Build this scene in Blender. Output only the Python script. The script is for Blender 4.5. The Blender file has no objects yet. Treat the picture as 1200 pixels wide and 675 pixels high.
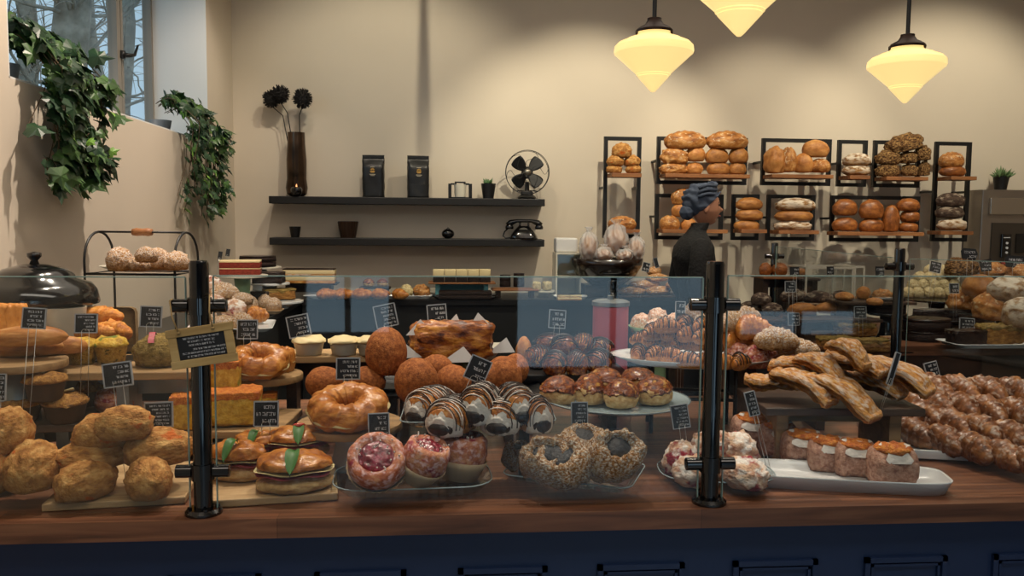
import bpy, bmesh, math, random
from math import sin, cos, pi, radians, sqrt, exp
from mathutils import Vector, Matrix, noise, Euler
S = bpy.context.scene
COL = S.collection
# ---------------------------------------------------------------- camera
FPX, EYE = 980.0, 1.52
_p, _w, _r = radians(4.64), radians(5.0), radians(.53)
cf = Vector((sin(_w)*cos(_p), cos(_w)*cos(_p), -sin(_p)))
_r0 = Vector((cos(_w), -sin(_w), 0)); _u0 = _r0.cross(cf)
cr = cos(_r)*_r0 + sin(_r)*_u0; cu = cr.cross(cf)
EYEP = Vector((0, 0, EYE))
cam = bpy.data.objects.new('camera', bpy.data.cameras.new('camera')); COL.objects.link(cam)
cam.data.sensor_width = 36; cam.data.lens = FPX/1200*36; cam.data.clip_start = .05
M = Matrix.Identity(4)
for i in range(3): M[i][0] = cr[i]; M[i][1] = cu[i]; M[i][2] = -cf[i]
M[2][3] = EYE
cam.matrix_world = M
S.camera = cam
def P(px, py, X=None, Y=None, Z=None):
    d = cf + cr*((px-600)/FPX) - cu*((py-337.5)/FPX)
    t = Y/d.y if Y is not None else ((Z-EYE)/d.z if Z is not None else X/d.x)
    return EYEP + d*t
def dist(p): return (p-EYEP).dot(cf)
def rgb(h):
    v = [int(h[i:i+2], 16)/255 for i in (0, 2, 4)]
    return tuple((c/12.92 if c <= .04045 else ((c+.055)/1.055)**2.4) for c in v)+(1,)
# ---------------------------------------------------------------- view, world, lights
S.view_settings.view_transform = 'Standard'; S.view_settings.look = 'None'
S.view_settings.gamma = 1; S.view_settings.use_curve_mapping = False
S.view_settings.exposure = 0.0
try:
    S.cycles.use_denoising = True; S.cycles.max_bounces = 8; S.cycles.transparent_max_bounces = 24
    S.cycles.sample_clamp_indirect = 4; S.cycles.caustics_reflective = False; S.cycles.caustics_refractive = False
except Exception: pass
world = bpy.data.worlds.new('world'); S.world = world; world.use_nodes = True
wn = world.node_tree.nodes; wl = world.node_tree.links; wn.clear()
wo = wn.new('ShaderNodeOutputWorld'); wb = wn.new('ShaderNodeBackground'); wt = wn.new('ShaderNodeTexCoord')
ws = wn.new('ShaderNodeSeparateXYZ'); wm = wn.new('ShaderNodeMapRange')
wl.new(wt.outputs['Generated'], ws.inputs[0]); wl.new(ws.outputs['Y'], wm.inputs['Value'])
wm.inputs['From Min'].default_value = -.8; wm.inputs['From Max'].default_value = .2
wm.inputs['To Min'].default_value = 1.45; wm.inputs['To Max'].default_value = .8
wb.inputs[0].default_value = (.55, .80, 1.0, 1)
wl.new(wm.outputs[0], wb.inputs['Strength']); wl.new(wb.outputs[0], wo.inputs[0])
def spot(name, loc, tgt, power, deg, color, blend=.6, size=.018):
    l = bpy.data.lights.new(name, 'SPOT'); l.energy = power; l.spot_size = radians(deg); l.spot_blend = blend
    l.color = color; l.shadow_soft_size = size
    o = bpy.data.objects.new(name, l); COL.objects.link(o); o.location = loc
    o.rotation_euler = (Vector(tgt)-Vector(loc)).to_track_quat('-Z', 'Y').to_euler(); return o
def area(name, loc, tgt, power, sx, sy, color):
    l = bpy.data.lights.new(name, 'AREA'); l.shape = 'RECTANGLE'; l.size = sx; l.size_y = sy; l.energy = power; l.color = color
    o = bpy.data.objects.new(name, l); COL.objects.link(o); o.location = loc
    o.rotation_euler = (Vector(tgt)-Vector(loc)).to_track_quat('-Z', 'Y').to_euler(); return o
WARM = (1.0, .845, .70); BACKW = (1.0, .90, .68)
for i, (x, y, tx, ty, tz, pw, dg) in enumerate([
        (-.25, 4.6, -.45, 6.0, 1.6, 54, 92), (1.2, 4.4, 1.0, 6.0, 1.35, 150, 70), (2.5, 4.4, 2.35, 6.0, 1.35, 88, 66), (3.75, 4.3, 3.7, 6.0, 1.6, 125, 78)]):
    spot('ceiling_spot_light', (x, y, 3.5), (tx, ty, tz), pw, dg, BACKW)
spot('ceiling_spot_light', (-.55, 3.1, 3.5), (-1.42, 3.7, 1.3), 185, 84, WARM)
spot('ceiling_spot_light', (-.8, 4.6, 3.5), (-1.42, 5.2, 1.2), 48, 80, WARM)
spot('ceiling_spot_light', (-.7, 2.6, 3.5), (-.75, 2.1, .95), 130, 62, WARM)
spot('ceiling_spot_light', (.3, 2.6, 3.5), (.3, 2.1, .95), 105, 60, WARM)
spot('ceiling_spot_light', (1.3, 2.6, 3.5), (1.2, 2.1, .95), 110, 62, WARM)
spot('ceiling_spot_light', (2.8, 3.4, 3.5), (2.6, 4.3, .95), 85, 70, WARM)
spot('ceiling_spot_light', (.3, -1.2, 3.5), (.4, -1.2, 0), 110, 85, (.85, .93, 1.0))  # added cool spot, brightens the customer floor for its reflection in the guard glass
spot('ceiling_spot_light', (2.2, -1.2, 3.5), (2.2, -1.2, 0), 110, 85, (.85, .93, 1.0))  # second added spot for the reflected floor
area('added_fill_light', (.6, .3, 3.52), (.6, .3, 0), 45, 4.0, .8, (1, .88, .76))  # fill added to brighten the counter edge and front, not a fixture
area('added_fill_light', (1.4, 3.2, 3.52), (1.4, 3.2, 0), 34, 4.5, 2.5, WARM)  # soft fill added over the displays, not a fixture
# ---------------------------------------------------------------- materials
def nt(name):
    m = bpy.data.materials.new(name); m.use_nodes = True
    n = m.node_tree.nodes; return m, n, m.node_tree.links, n['Principled BSDF']
def flat(name, col, rough=.6, metal=0, spec=.5, nz=0, ns=20, bump=0, coat=0):
    m, n, l, b = nt(name)
    c = rgb(col); b.inputs['Base Color'].default_value = c
    b.inputs['Roughness'].default_value = rough; b.inputs['Metallic'].default_value = metal
    b.inputs['Specular IOR Level'].default_value = spec; b.inputs['Coat Weight'].default_value = coat
    if nz or bump:
        tc = n.new('ShaderNodeTexCoord'); t = n.new('ShaderNodeTexNoise'); t.inputs['Scale'].default_value = ns; t.inputs['Detail'].default_value = 5
        l.new(tc.outputs['Object'], t.inputs['Vector'])
        if nz:
            r = n.new('ShaderNodeValToRGB'); r.color_ramp.elements[0].position = .3; r.color_ramp.elements[1].position = .7
            r.color_ramp.elements[0].color = tuple(k*(1-nz) for k in c[:3])+(1,); r.color_ramp.elements[1].color = tuple(min(1, k*(1+nz)) for k in c[:3])+(1,)
            l.new(t.outputs['Fac'], r.inputs[0]); l.new(r.outputs[0], b.inputs['Base Color'])
        if bump:
            bp = n.new('ShaderNodeBump'); bp.inputs['Strength'].default_value = bump; bp.inputs['Distance'].default_value = .02
            l.new(t.outputs['Fac'], bp.inputs['Height']); l.new(bp.outputs[0], b.inputs['Normal'])
    return m
def food(name, dark, mid, light, scale=7, bump=.5, rough=.6, sugar=0, sugar_col='efe9e2', base=None, coat=0, bscale=3, contrast=.18, sscale=1.0, spots=None, spot_amt=.62):
    """crust: noise between three tones, an optional paler unbaked side, sugar or flour dusted on the upper part"""
    m, n, l, b = nt(name)
    tc = n.new('ShaderNodeTexCoord'); oi = n.new('ShaderNodeObjectInfo'); add = n.new('ShaderNodeVectorMath'); add.operation = 'ADD'
    mul = n.new('ShaderNodeMath'); mul.operation = 'MULTIPLY'; mul.inputs[1].default_value = 13
    l.new(oi.outputs['Random'], mul.inputs[0]); l.new(tc.outputs['Object'], add.inputs[0]); l.new(mul.outputs[0], add.inputs[1])
    t = n.new('ShaderNodeTexNoise'); t.inputs['Scale'].default_value = scale; t.inputs['Detail'].default_value = 6; t.inputs['Roughness'].default_value = .62
    l.new(add.outputs[0], t.inputs['Vector'])
    r = n.new('ShaderNodeValToRGB'); e = r.color_ramp.elements
    e[0].position = .5-contrast; e[0].color = rgb(dark); e[1].position = .5+contrast; e[1].color = rgb(light)
    k = e.new(.5); k.color = rgb(mid)
    l.new(t.outputs['Fac'], r.inputs[0]); col = r.outputs[0]
    sp = n.new('ShaderNodeSeparateXYZ'); l.new(tc.outputs['Object'], sp.inputs[0])
    def mix(fac, a, c):
        x = n.new('ShaderNodeMix'); x.data_type = 'RGBA'; l.new(fac, x.inputs[0]); l.new(a, x.inputs[6])
        if isinstance(c, str): x.inputs[7].default_value = rgb(c)
        else: l.new(c, x.inputs[7])
        return x.outputs[2]
    def mr(src, a, b_, c=0, d=1):
        x = n.new('ShaderNodeMapRange'); l.new(src, x.inputs[0])
        for q, v in enumerate((a, b_, c, d)): x.inputs[q+1].default_value = v
        return x.outputs[0]
    if base: col = mix(mr(sp.outputs['Z'], .42, .02, 0, .8), col, base)
    if spots:
        t3 = n.new('ShaderNodeTexNoise'); t3.inputs['Scale'].default_value = scale*.55; t3.inputs['Detail'].default_value = 2
        a3 = n.new('ShaderNodeVectorMath'); a3.operation = 'ADD'; a3.inputs[1].default_value = (5, 9, 2); l.new(add.outputs[0], a3.inputs[0]); l.new(a3.outputs[0], t3.inputs['Vector'])
        col = mix(mr(t3.outputs['Fac'], spot_amt, spot_amt+.06), col, spots)
    if sugar:
        t2 = n.new('ShaderNodeTexNoise'); t2.inputs['Scale'].default_value = scale*2.2*sscale; t2.inputs['Detail'].default_value = 4
        l.new(add.outputs[0], t2.inputs['Vector'])
        m1 = n.new('ShaderNodeMath'); m1.operation = 'MULTIPLY'; l.new(mr(t2.outputs['Fac'], .62-sugar*.3, .72-sugar*.2), m1.inputs[0]); l.new(mr(sp.outputs['Z'], .1, .6), m1.inputs[1])
        col = mix(m1.outputs[0], col, sugar_col)
    l.new(col, b.inputs['Base Color'])
    tb = n.new('ShaderNodeTexNoise'); tb.inputs['Scale'].default_value = scale*bscale; tb.inputs['Detail'].default_value = 5; l.new(add.outputs[0], tb.inputs['Vector'])
    bp = n.new('ShaderNodeBump'); bp.inputs['Strength'].default_value = bump; bp.inputs['Distance'].default_value = .006
    l.new(tb.outputs['Fac'], bp.inputs['Height']); l.new(bp.outputs[0], b.inputs['Normal'])
    b.inputs['Roughness'].default_value = rough; b.inputs['Coat Weight'].default_value = coat; b.inputs['Coat Roughness'].default_value = .25
    b.inputs['Specular IOR Level'].default_value = .35
    return m
def wood(name, a, b_, c, axis=0, rough=.5, scale=1.0, planks=0):
    m, n, l, b = nt(name)
    tc = n.new('ShaderNodeTexCoord'); mp = n.new('ShaderNodeMapping'); s = [18*scale]*3; s[axis] = 1.4*scale
    mp.inputs['Scale'].default_value = s; l.new(tc.outputs['Object'], mp.inputs[0])
    t = n.new('ShaderNodeTexNoise'); t.inputs['Scale'].default_value = 2.2; t.inputs['Detail'].default_value = 7; t.inputs['Distortion'].default_value = .6
    l.new(mp.outputs[0], t.inputs['Vector'])
    r = n.new('ShaderNodeValToRGB'); e = r.color_ramp.elements; e[0].position = .3; e[0].color = rgb(a); e[1].position = .72; e[1].color = rgb(c); k = e.new(.5); k.color = rgb(b_)
    l.new(t.outputs['Fac'], r.inputs[0]); out = r.outputs[0]
    if planks:
        br = n.new('ShaderNodeTexBrick'); br.inputs['Scale'].default_value = 1; br.inputs['Brick Width'].default_value = planks; br.inputs['Row Height'].default_value = .045
        br.inputs['Mortar Size'].default_value = .0006; br.inputs['Color1'].default_value = (.62, .62, .62, 1); br.inputs['Color2'].default_value = (1.25, 1.2, 1.15, 1); br.inputs['Mortar'].default_value = (.35, .3, .25, 1)
        br.offset = .37; l.new(tc.outputs['Object'], br.inputs['Vector'])
        x = n.new('ShaderNodeMix'); x.data_type = 'RGBA'; x.blend_type = 'MULTIPLY'; x.inputs[0].default_value = 1; l.new(out, x.inputs[6]); l.new(br.outputs[0], x.inputs[7]); out = x.outputs[2]
    l.new(out, b.inputs['Base Color']); b.inputs['Roughness'].default_value = rough
    bp = n.new('ShaderNodeBump'); bp.inputs['Strength'].default_value = .12; bp.inputs['Distance'].default_value = .003
    l.new(t.outputs['Fac'], bp.inputs['Height']); l.new(bp.outputs[0], b.inputs['Normal'])
    return m
def thin_glass(name, tint=(.965, .985, .98, 1), ior=1.5):
    m, n, l, b = nt(name); n.remove(b)
    o = n['Material Output']; t = n.new('ShaderNodeBsdfTransparent'); t.inputs[0].default_value = tint
    g = n.new('ShaderNodeBsdfGlossy'); g.inputs['Roughness'].default_value = .02
    fr = n.new('ShaderNodeFresnel'); ge = n.new('ShaderNodeNewGeometry'); mp = n.new('ShaderNodeMapRange')
    mp.inputs['To Min'].default_value = ior; mp.inputs['To Max'].default_value = 1/ior; l.new(ge.outputs['Backfacing'], mp.inputs['Value']); l.new(mp.outputs[0], fr.inputs['IOR']); x = n.new('ShaderNodeMixShader')
    l.new(fr.outputs[0], x.inputs[0]); l.new(t.outputs[0], x.inputs[1]); l.new(g.outputs[0], x.inputs[2]); l.new(x.outputs[0], o.inputs[0]); return m
def plastic_film(name):
    m, n, l, b = nt(name); n.remove(b)
    o = n['Material Output']; t = n.new('ShaderNodeBsdfTransparent'); t.inputs[0].default_value = (.95, .95, .96, 1)
    g = n.new('ShaderNodeBsdfPrincipled'); g.inputs['Base Color'].default_value = (.75, .74, .74, 1); g.inputs['Roughness'].default_value = .22
    x = n.new('ShaderNodeMixShader'); x.inputs[0].default_value = .42
    l.new(t.outputs[0], x.inputs[1]); l.new(g.outputs[0], x.inputs[2]); l.new(x.outputs[0], o.inputs[0]); return m
def emit(name, col, st):
    m, n, l, b = nt(name); b.inputs['Base Color'].default_value = rgb(col); b.inputs['Emission Color'].default_value = rgb(col); b.inputs['Emission Strength'].default_value = st
    b.inputs['Roughness'].default_value = .3; return m
def plaster(name, col, ns=2):
    return flat(name, col, .85, 0, .2, .02, ns, .05)
K = {}
K['wall'] = plaster('warm_wall_paint', 'd6cab8'); K['reveal'] = plaster('reveal_paint', 'dfe0de'); K['ceil'] = plaster('ceiling_paint', 'd8d4cc')
K['black'] = flat('black_powder_coat', '0b0b0c', .45); K['blackgloss'] = flat('black_gloss', '08080a', .14, 0, .6, coat=.4)
K['blackwood'] = flat('black_stained_wood', '100e0d', .5, nz=.3, ns=30)
K['navy'] = flat('navy_paint', '13274a', .5); K['dark'] = flat('dark_counter_top', '1c1a19', .32, nz=.15, ns=40)
K['darkfront'] = flat('dark_counter_front', '0a0a0b', .6)
K['slate'] = flat('chalkboard', '10151b', .7); K['chalk'] = flat('chalk', 'c9ccd0', .9); K['silver'] = flat('card_border', 'a9adb2', .45, .2)
K['wire'] = flat('clip_wire', 'b8b8b4', .3, .9)
K['butcher'] = wood('butcher_block', '4c2f20', '714a34', '8f6448', 0, .38, 1.0, .9)
K['board'] = wood('pale_board', '9a7a52', 'b8966a', 'cdae80', 0, .6); K['boardy'] = wood('pale_board_cross', '97764f', 'b3906a', 'caa97c', 1, .6)
K['signwood'] = wood('sign_wood', 'a08350', 'b59861', 'c2a872', 0, .6)
K['oak'] = wood('oak_plank', '6f4527', '8d5a33', 'a87242', 0, .55); K['darkwood'] = wood('dark_board', '2c2019', '3f2e22', '523d2c', 0, .5)
K['greywood'] = wood('grey_board', '7a6040', '96774f', 'b08e62', 0, .6)
K['white'] = flat('white_china', 'd9dbdc', .22, coat=.3); K['cream'] = flat('cream_china', 'cfcaba', .3); K['green'] = flat('green_china', '88b08a', .3)
K['teal'] = flat('teal_metal', '5d9aa4', .4); K['galv'] = flat('galvanised_metal', '8b9398', .38, .75, nz=.2, ns=14)
K['paper'] = flat('white_paper', 'd4d3d2', .8); K['kraft'] = flat('parchment', 'b9a07f', .8); K['pinkpot'] = flat('pink_pot', 'c2606f', .5)
K['steel'] = flat('stainless_steel', 'a09890', .3, .9, nz=.05, ns=6); K['brownbowl'] = flat('dark_lacquer', '1d120d', .25, coat=.5)
K['glass'] = thin_glass('panel_glass'); K['wpane'] = thin_glass('window_glass', (.97, .98, .98, 1), 1.2); K['chocfill'] = flat('dark_filling', '120b09', .55, bump=.3, ns=16); K['gedge'] = flat('polished_glass_edge', '7f9a94', .2); K['dish'] = thin_glass('dish_glass', (.9, .94, .95, 1), 1.5)
K['dishrim'] = flat('dish_rim', '9fb0b4', .12, coat=.5); K['film'] = plastic_film('crumpled_film')
K['rope'] = flat('jute', '9c8458', .9); K['leaf'] = flat('ivy_leaf', '3f5e30', .38, nz=.45, ns=14); K['leaf2'] = flat('ivy_leaf_dark', '203c24', .42, nz=.4, ns=14)
K['leaf3'] = flat('ivy_leaf_young', '6f9a3c', .5, nz=.2); K['stem'] = flat('ivy_stem', '4a3a24', .8)
K['basil'] = flat('basil', '3c6a2a', .5); K['ham'] = flat('ham', 'b4505a', .45, nz=.2, ns=14); K['tomato'] = flat('tomato', 'b23420', .3)
K['jam'] = food('berry_jam', '2a0a12', '7a1a26', 'a0304a', 9, .3, .2, coat=.8); K['choc'] = food('chocolate', '140a07', '1e0f0a', '32190f', 8, .25, .3, coat=.3)
K['icing'] = flat('white_icing', 'cfc8c0', .45, nz=.08, ns=12, bump=.2); K['cream_fill'] = flat('pastry_cream', 'd6c690', .5)
# baked goods
K['scone'] = food('scone_crust', '85501f', 'bb8242', 'dcae6c', 5, 1, .8, base='9c6830', spots='c4611c', spot_amt=.64)
K['bread'] = food('golden_bread', '8f5424', 'b97a3e', 'd49c5c', 3, .25, .5, base='c08a50'); K['brown'] = food('brown_bread', '744520', '9c6632', 'bb8244', 3, .3, .5, base='a87444')
K['dark_loaf'] = food('brown_crust', '643818', '8d5226', 'b07036', 4, .35, .4, coat=.2); K['seeded'] = food('seeded_crust', '37220f', '6f4a26', 'a98755', 14, 1, .85, contrast=.1)
K['floury'] = food('floured_crust', '5d3a20', '8a6238', 'a8814f', 6, .5, .85, sugar=.8, sugar_col='d8cbb8', sscale=.4); K['rye'] = food('rye_crust', '33261f', '4e3d33', '6b5749', 5, .5, .85, sugar=.3, sugar_col='a39380', sscale=.4)
K['rustic'] = food('rustic_crust', '74421c', 'ac6f34', 'd3a062', 4, .5, .55, sugar=.15, sugar_col='dcc9a6')
K['croissant'] = food('croissant_crust', '7b3f12', 'b06a26', 'd39448', 5, .35, .35, base='c08c50', coat=.25)
K['almond'] = food('almond_crust', '8d5a26', 'bd8a4c', 'dcb783', 11, 1.2, .75, sugar=.55); K['sugared'] = food('sugared_almond', '6e4420', 'a87a48', 'd0ab7c', 12, 1.4, .85, sugar=.5, sscale=.9, sugar_col='e0d6c6')
K['brownsugar'] = food('cinnamon_doughnut', '6e3a18', '985626', 'b4713a', 12, .45, .75, contrast=.18); K['custard'] = food('frittata', '9a7018', 'c59a2c', 'd8b750', 6, .6, .55, spots='6d7a2c')
K['focaccia_top'] = food('baked_cheese_top', '9d4612', 'c46f20', 'd99238', 9, 1, .55); K['quiche_side'] = food('muffin_side', '8e6a20', 'b38c35', 'c7a650', 8, .8, .6, spots='4c4a1c', spot_amt=.58)
K['muffin'] = food('muffin_top', '6b4220', '9a6a30', 'bf8f4a', 8, 1, .75); K['muffin_case'] = flat('dark_muffin_side', '3f2a18', .7, nz=.3, ns=12)
K['caramel'] = food('caramel_glaze', '3a1207', '7a3510', 'b76a26', 8, .8, .22, coat=.7, spots='d19a4a', spot_amt=.6); K['danish'] = food('danish', '7d3426', 'b36a4a', 'd19c74', 5, .5, .45, sugar=.45, sugar_col='d3aca8', spots='8c2638', spot_amt=.6)
K['pulltop'] = food('pull_apart_crust', '4a1d0a', 'a25a20', 'd9963e', 5, .8, .3, coat=.5, contrast=.13)
K['dough'] = food('pale_pastry', 'a77a44', 'c69f66', 'ddc08e', 6, .5, .6); K['puff'] = food('flaky_pastry', '8c4f1a', 'bf8137', 'dfb06a', 8, .8, .5, sugar=.5, sugar_col='cfb9a6', sscale=.5)
K['braid'] = food('braided_pastry', '4d2710', '84502a', 'b37c48', 3, .4, .35, sugar=.3, sugar_col='bfab9c', coat=.35, sscale=.9); K['roulade'] = food('roulade', '7a4c3c', 'a57b66', 'bd9883', 9, .6, .6)
K['choccake'] = food('chocolate_cake', '130b08', '24140e', '38221a', 12, .8, .7); K['redcake'] = food('red_cake', '5a1c14', '7d2c1e', '8f3a28', 14, .8, .8); K['frost'] = flat('cream_frosting', 'e2cf9e', .5)
K['twist'] = food('golden_twist', '9a5418', 'cb7f30', 'e2a652', 5, .5, .5); K['pinkroll'] = food('pale_roll', 'b07a50', 'd3a080', 'e5c2a6', 6, .5, .6, sugar=.4)
K['olive'] = food('herbed_scone', '5f4a20', '8b7238', 'a88d52', 9, 1, .8); K['meringue'] = food('cream_puff', 'a08a5a', 'cfbb8a', 'e2d4ae', 7, .6, .7)
K['flatbread'] = food('flatbread', '8a5a30', 'b5834f', 'd4a974', 5, .4, .7, sugar=.2); K['jamscone'] = food('berry_scone', '94604c', 'c8a084', 'dcc0a2', 4, 1, .8, sugar=.5, spots='94202e', spot_amt=.56, sscale=.5)
K['avocado'] = flat('pale_filling', 'a9ac6a', .5, nz=.2); K['potato'] = food('apricot_loaf', 'b06a22', 'd0883a', 'dd9c50', 3, .2, .5)
# ---------------------------------------------------------------- mesh helpers
def new(): return bmesh.new()
def box(bm, c, s, rot=None, bev=0):
    r = bmesh.ops.create_cube(bm, size=1); vs = r['verts']
    for v in vs: v.co = Vector((v.co.x*s[0], v.co.y*s[1], v.co.z*s[2]))
    if bev:
        es = list({e for v in vs for e in v.link_edges})
        out = bmesh.ops.bevel(bm, geom=es, offset=bev, segments=2, affect='EDGES', profile=.5); vs = list({v for f in out['faces'] for v in f.verts} | {v for v in vs if v.is_valid})
    m = Matrix.Translation(c) @ (Euler(rot).to_matrix().to_4x4() if rot else Matrix.Identity(4))
    for v in vs: v.co = m @ v.co
    return vs
def tube(bm, pts, r, n=8, closed=False, caps=True):
    pts = [Vector(p) for p in pts]; rings = []; L = len(pts); rr = r if hasattr(r, '__len__') else [r]*L
    prev = None
    for i, p in enumerate(pts):
        a = pts[i-1] if (i > 0 or closed) else p; b = pts[(i+1) % L] if (i < L-1 or closed) else p
        t = (b-a).normalized() if (b-a).length > 1e-9 else Vector((0, 0, 1))
        if prev is None: up = Vector((0, 0, 1)) if abs(t.z) < .9 else Vector((1, 0, 0)); s = t.cross(up).normalized()
        else:
            s = prev - t*prev.dot(t); s = s.normalized() if s.length > 1e-6 else t.orthogonal().normalized()
        prev = s; q = t.cross(s)
        rings.append([bm.verts.new(p + (s*cos(2*pi*k/n) + q*sin(2*pi*k/n))*rr[i]) for k in range(n)])
    m = L if closed else L-1
    for i in range(m):
        A = rings[i]; B = rings[(i+1) % L]
        for k in range(n): bm.faces.new((A[k], A[(k+1) % n], B[(k+1) % n], B[k]))
    if caps and not closed: bm.faces.new(rings[0][::-1]); bm.faces.new(rings[-1])
def lathe(bm, prof, n=32, c=(0, 0, 0), sx=1, sy=1, flute=0, nf=0):
    rings = []
    for (r, z) in prof:
        if r < 1e-5: rings.append([bm.verts.new((c[0], c[1], c[2]+z))])
        else: rings.append([bm.verts.new((c[0]+sx*r*(1+flute*(k % 2 if not nf else .5+.5*cos(nf*2*pi*k/n)))*cos(2*pi*k/n), c[1]+sy*r*(1+flute*(k % 2 if not nf else .5+.5*cos(nf*2*pi*k/n)))*sin(2*pi*k/n), c[2]+z)) for k in range(n)])
    for A, B in zip(rings, rings[1:]):
        for k in range(n):
            a, b = k, (k+1) % n
            if len(A) == 1 and len(B) == 1: continue
            if len(A) == 1: bm.faces.new((A[0], B[b], B[a]))
            elif len(B) == 1: bm.faces.new((A[a], A[b], B[0]))
            else: bm.faces.new((A[a], A[b], B[b], B[a]))
def grid(bm, nu, nv, fn, cu_=False, cv_=False):
    V = [[bm.verts.new(fn(i/(nu if cu_ else nu-1), j/(nv if cv_ else nv-1))) for j in range(nv)] for i in range(nu)]
    for i in range(nu if cu_ else nu-1):
        for j in range(nv if cv_ else nv-1):
            bm.faces.new((V[i][j], V[(i+1) % nu][j], V[(i+1) % nu][(j+1) % nv], V[i][(j+1) % nv]))
    return V
def prism(bm, pts, z0, z1):
    a = [bm.verts.new((x, y, z0)) for x, y in pts]; b = [bm.verts.new((x, y, z1)) for x, y in pts]; n = len(pts)
    bm.faces.new(a[::-1]); bm.faces.new(b)
    for k in range(n): bm.faces.new((a[k], a[(k+1) % n], b[(k+1) % n], b[k]))
def ico(bm, sub, fn, c=(0, 0, 0)):
    r = bmesh.ops.create_icosphere(bm, subdivisions=sub, radius=1)
    for v in r['verts']: v.co = fn(v.co.normalized()) + Vector(c)
def fbm(p, s=1.0, seed=0, o=4): return noise.fractal(p*s + Vector((seed*3.7, seed*1.3, seed*7.1)), 1.0, 2.0, o)
def mesh(bm, name, mat, smooth=True):
    bmesh.ops.recalc_face_normals(bm, faces=bm.faces)
    me = bpy.data.meshes.new(name); bm.to_mesh(me); bm.free()
    if smooth:
        for p in me.polygons: p.use_smooth = True
    me.materials.append(mat); return me
def obj(name, bm, mat, parent=None, loc=None, smooth=False, auto=False):
    me = mesh(bm, name, mat, smooth or auto)
    if auto: me.set_sharp_from_angle(angle=radians(35))
    o = bpy.data.objects.new(name, me); COL.objects.link(o)
    if parent: o.parent = parent
    if loc is not None: o.location = loc
    return o
def tag(o, label, cat, group=None):
    o['label'] = label; o['category'] = cat
    if group: o['group'] = group
    return o
def thing(name, label, cat, loc=(0, 0, 0), rz=0, group=None):
    o = bpy.data.objects.new(name, None); COL.objects.link(o); o.location = loc; o.rotation_euler = (0, 0, rz); o.empty_display_size = .05
    return tag(o, label, cat, group)
def struct(name, bm, mat, smooth=False):
    o = obj(name, bm, mat, None, None, smooth); o['kind'] = 'structure'; return o
# ---------------------------------------------------------------- room
WX, WY, CZ, ZC = -1.42, 6.0, 3.6, .90
bm = new(); box(bm, (1.5, .9, -.05), (8, 11, .1)); fl = struct('floor', bm, None)
m, n, l, b = nt('floor_tiles'); tc = n.new('ShaderNodeTexCoord'); br = n.new('ShaderNodeTexBrick'); br.offset = 0
br.inputs['Scale'].default_value = 1; br.inputs['Brick Width'].default_value = .05; br.inputs['Row Height'].default_value = .05; br.inputs['Mortar Size'].default_value = .006
br.inputs['Color1'].default_value = rgb('8d9296'); br.inputs['Color2'].default_value = rgb('9a9ea0'); br.inputs['Mortar'].default_value = rgb('3c3e40')
l.new(tc.outputs['Object'], br.inputs['Vector']); l.new(br.outputs[0], b.inputs['Base Color']); b.inputs['Roughness'].default_value = .4
fl.data.materials.clear(); fl.data.materials.append(m)
bm = new(); box(bm, (1.5, 1.0, CZ+.05), (8, 11, .1)); struct('ceiling', bm, K['ceil'])
bm = new(); box(bm, (1.9, WY+.1, CZ/2), (7.4, .2, CZ)); struct('wall_back', bm, K['wall'])
bm = new(); box(bm, (5.3, 1.0, CZ/2), (.2, 10.2, CZ)); struct('wall_right', bm, K['wall'])
# left wall with a deep window recess
w0, w1, zs, zt, dp = 2.95, 5.36, 1.975, 3.25, .34
bm = new()
T = .36
box(bm, (WX-T/2, (-4+w0)/2, CZ/2), (T, w0+4, CZ)); box(bm, (WX-T/2, (w1+WY+.2)/2, CZ/2), (T, WY+.2-w1, CZ))
box(bm, (WX-T/2, (w0+w1)/2, zs/2), (T, w1-w0, zs)); box(bm, (WX-T/2, (w0+w1)/2, (zt+CZ)/2), (T, w1-w0, CZ-zt))
struct('wall_left', bm, K['wall'])
bm = new()   # painted lining of the recess
box(bm, (WX-dp/2, w1-.003, (zs+zt)/2), (dp, .006, zt-zs)); box(bm, (WX-dp/2, w0+.003, (zs+zt)/2), (dp, .006, zt-zs))
box(bm, (WX-dp/2, (w0+w1)/2, zs+.003), (dp, w1-w0, .006))
struct('window_1_reveal', bm, K['reveal'])
wf = thing('window_1', 'tall steel-framed window set deep in the wall above the hanging ivy', 'window', (WX-dp, 0, 0)); wf['kind'] = 'structure'
bm = new(); f = .035
for y in (w0+f/2, w1-f/2): box(bm, (0, y, (zs+zt)/2), (.05, f, zt-zs))
for z in (zs+f/2, zt-f/2): box(bm, (0, (w0+w1)/2, z), (.05, w1-w0, f))
mull = P(134, 60, X=WX-dp).y
box(bm, (0, mull, (zs+zt)/2), (.05, .05, zt-zs)); box(bm, (.01, mull+.05, (zs+zt)/2), (.03, .03, zt-zs-.07))
K['wframe'] = flat('window_frame_paint', '8a8378', .5)
obj('window_frame', bm, K['wframe'], wf)
bm = new(); box(bm, (0, (w0+w1)/2, (zs+zt)/2), (.006, w1-w0-.04, zt-zs-.04)); obj('pane', bm, K['wpane'], wf)
bm = new(); hz = P(140, 58, X=WX-dp+.03).z; tube(bm, [(.03, mull+.03, hz-.02), (.06, mull+.05, hz-.02), (.075, mull+.09, hz-.01), (.08, mull+.13, hz+.05)], [.014, .012, .009, .006])
lathe(bm, [(0, -.02), (.018, -.02), (.018, .02), (0, .02)], 10, (.03, mull+.03, hz-.02)); obj('window_handle', bm, K['black'], wf, smooth=True)
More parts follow.
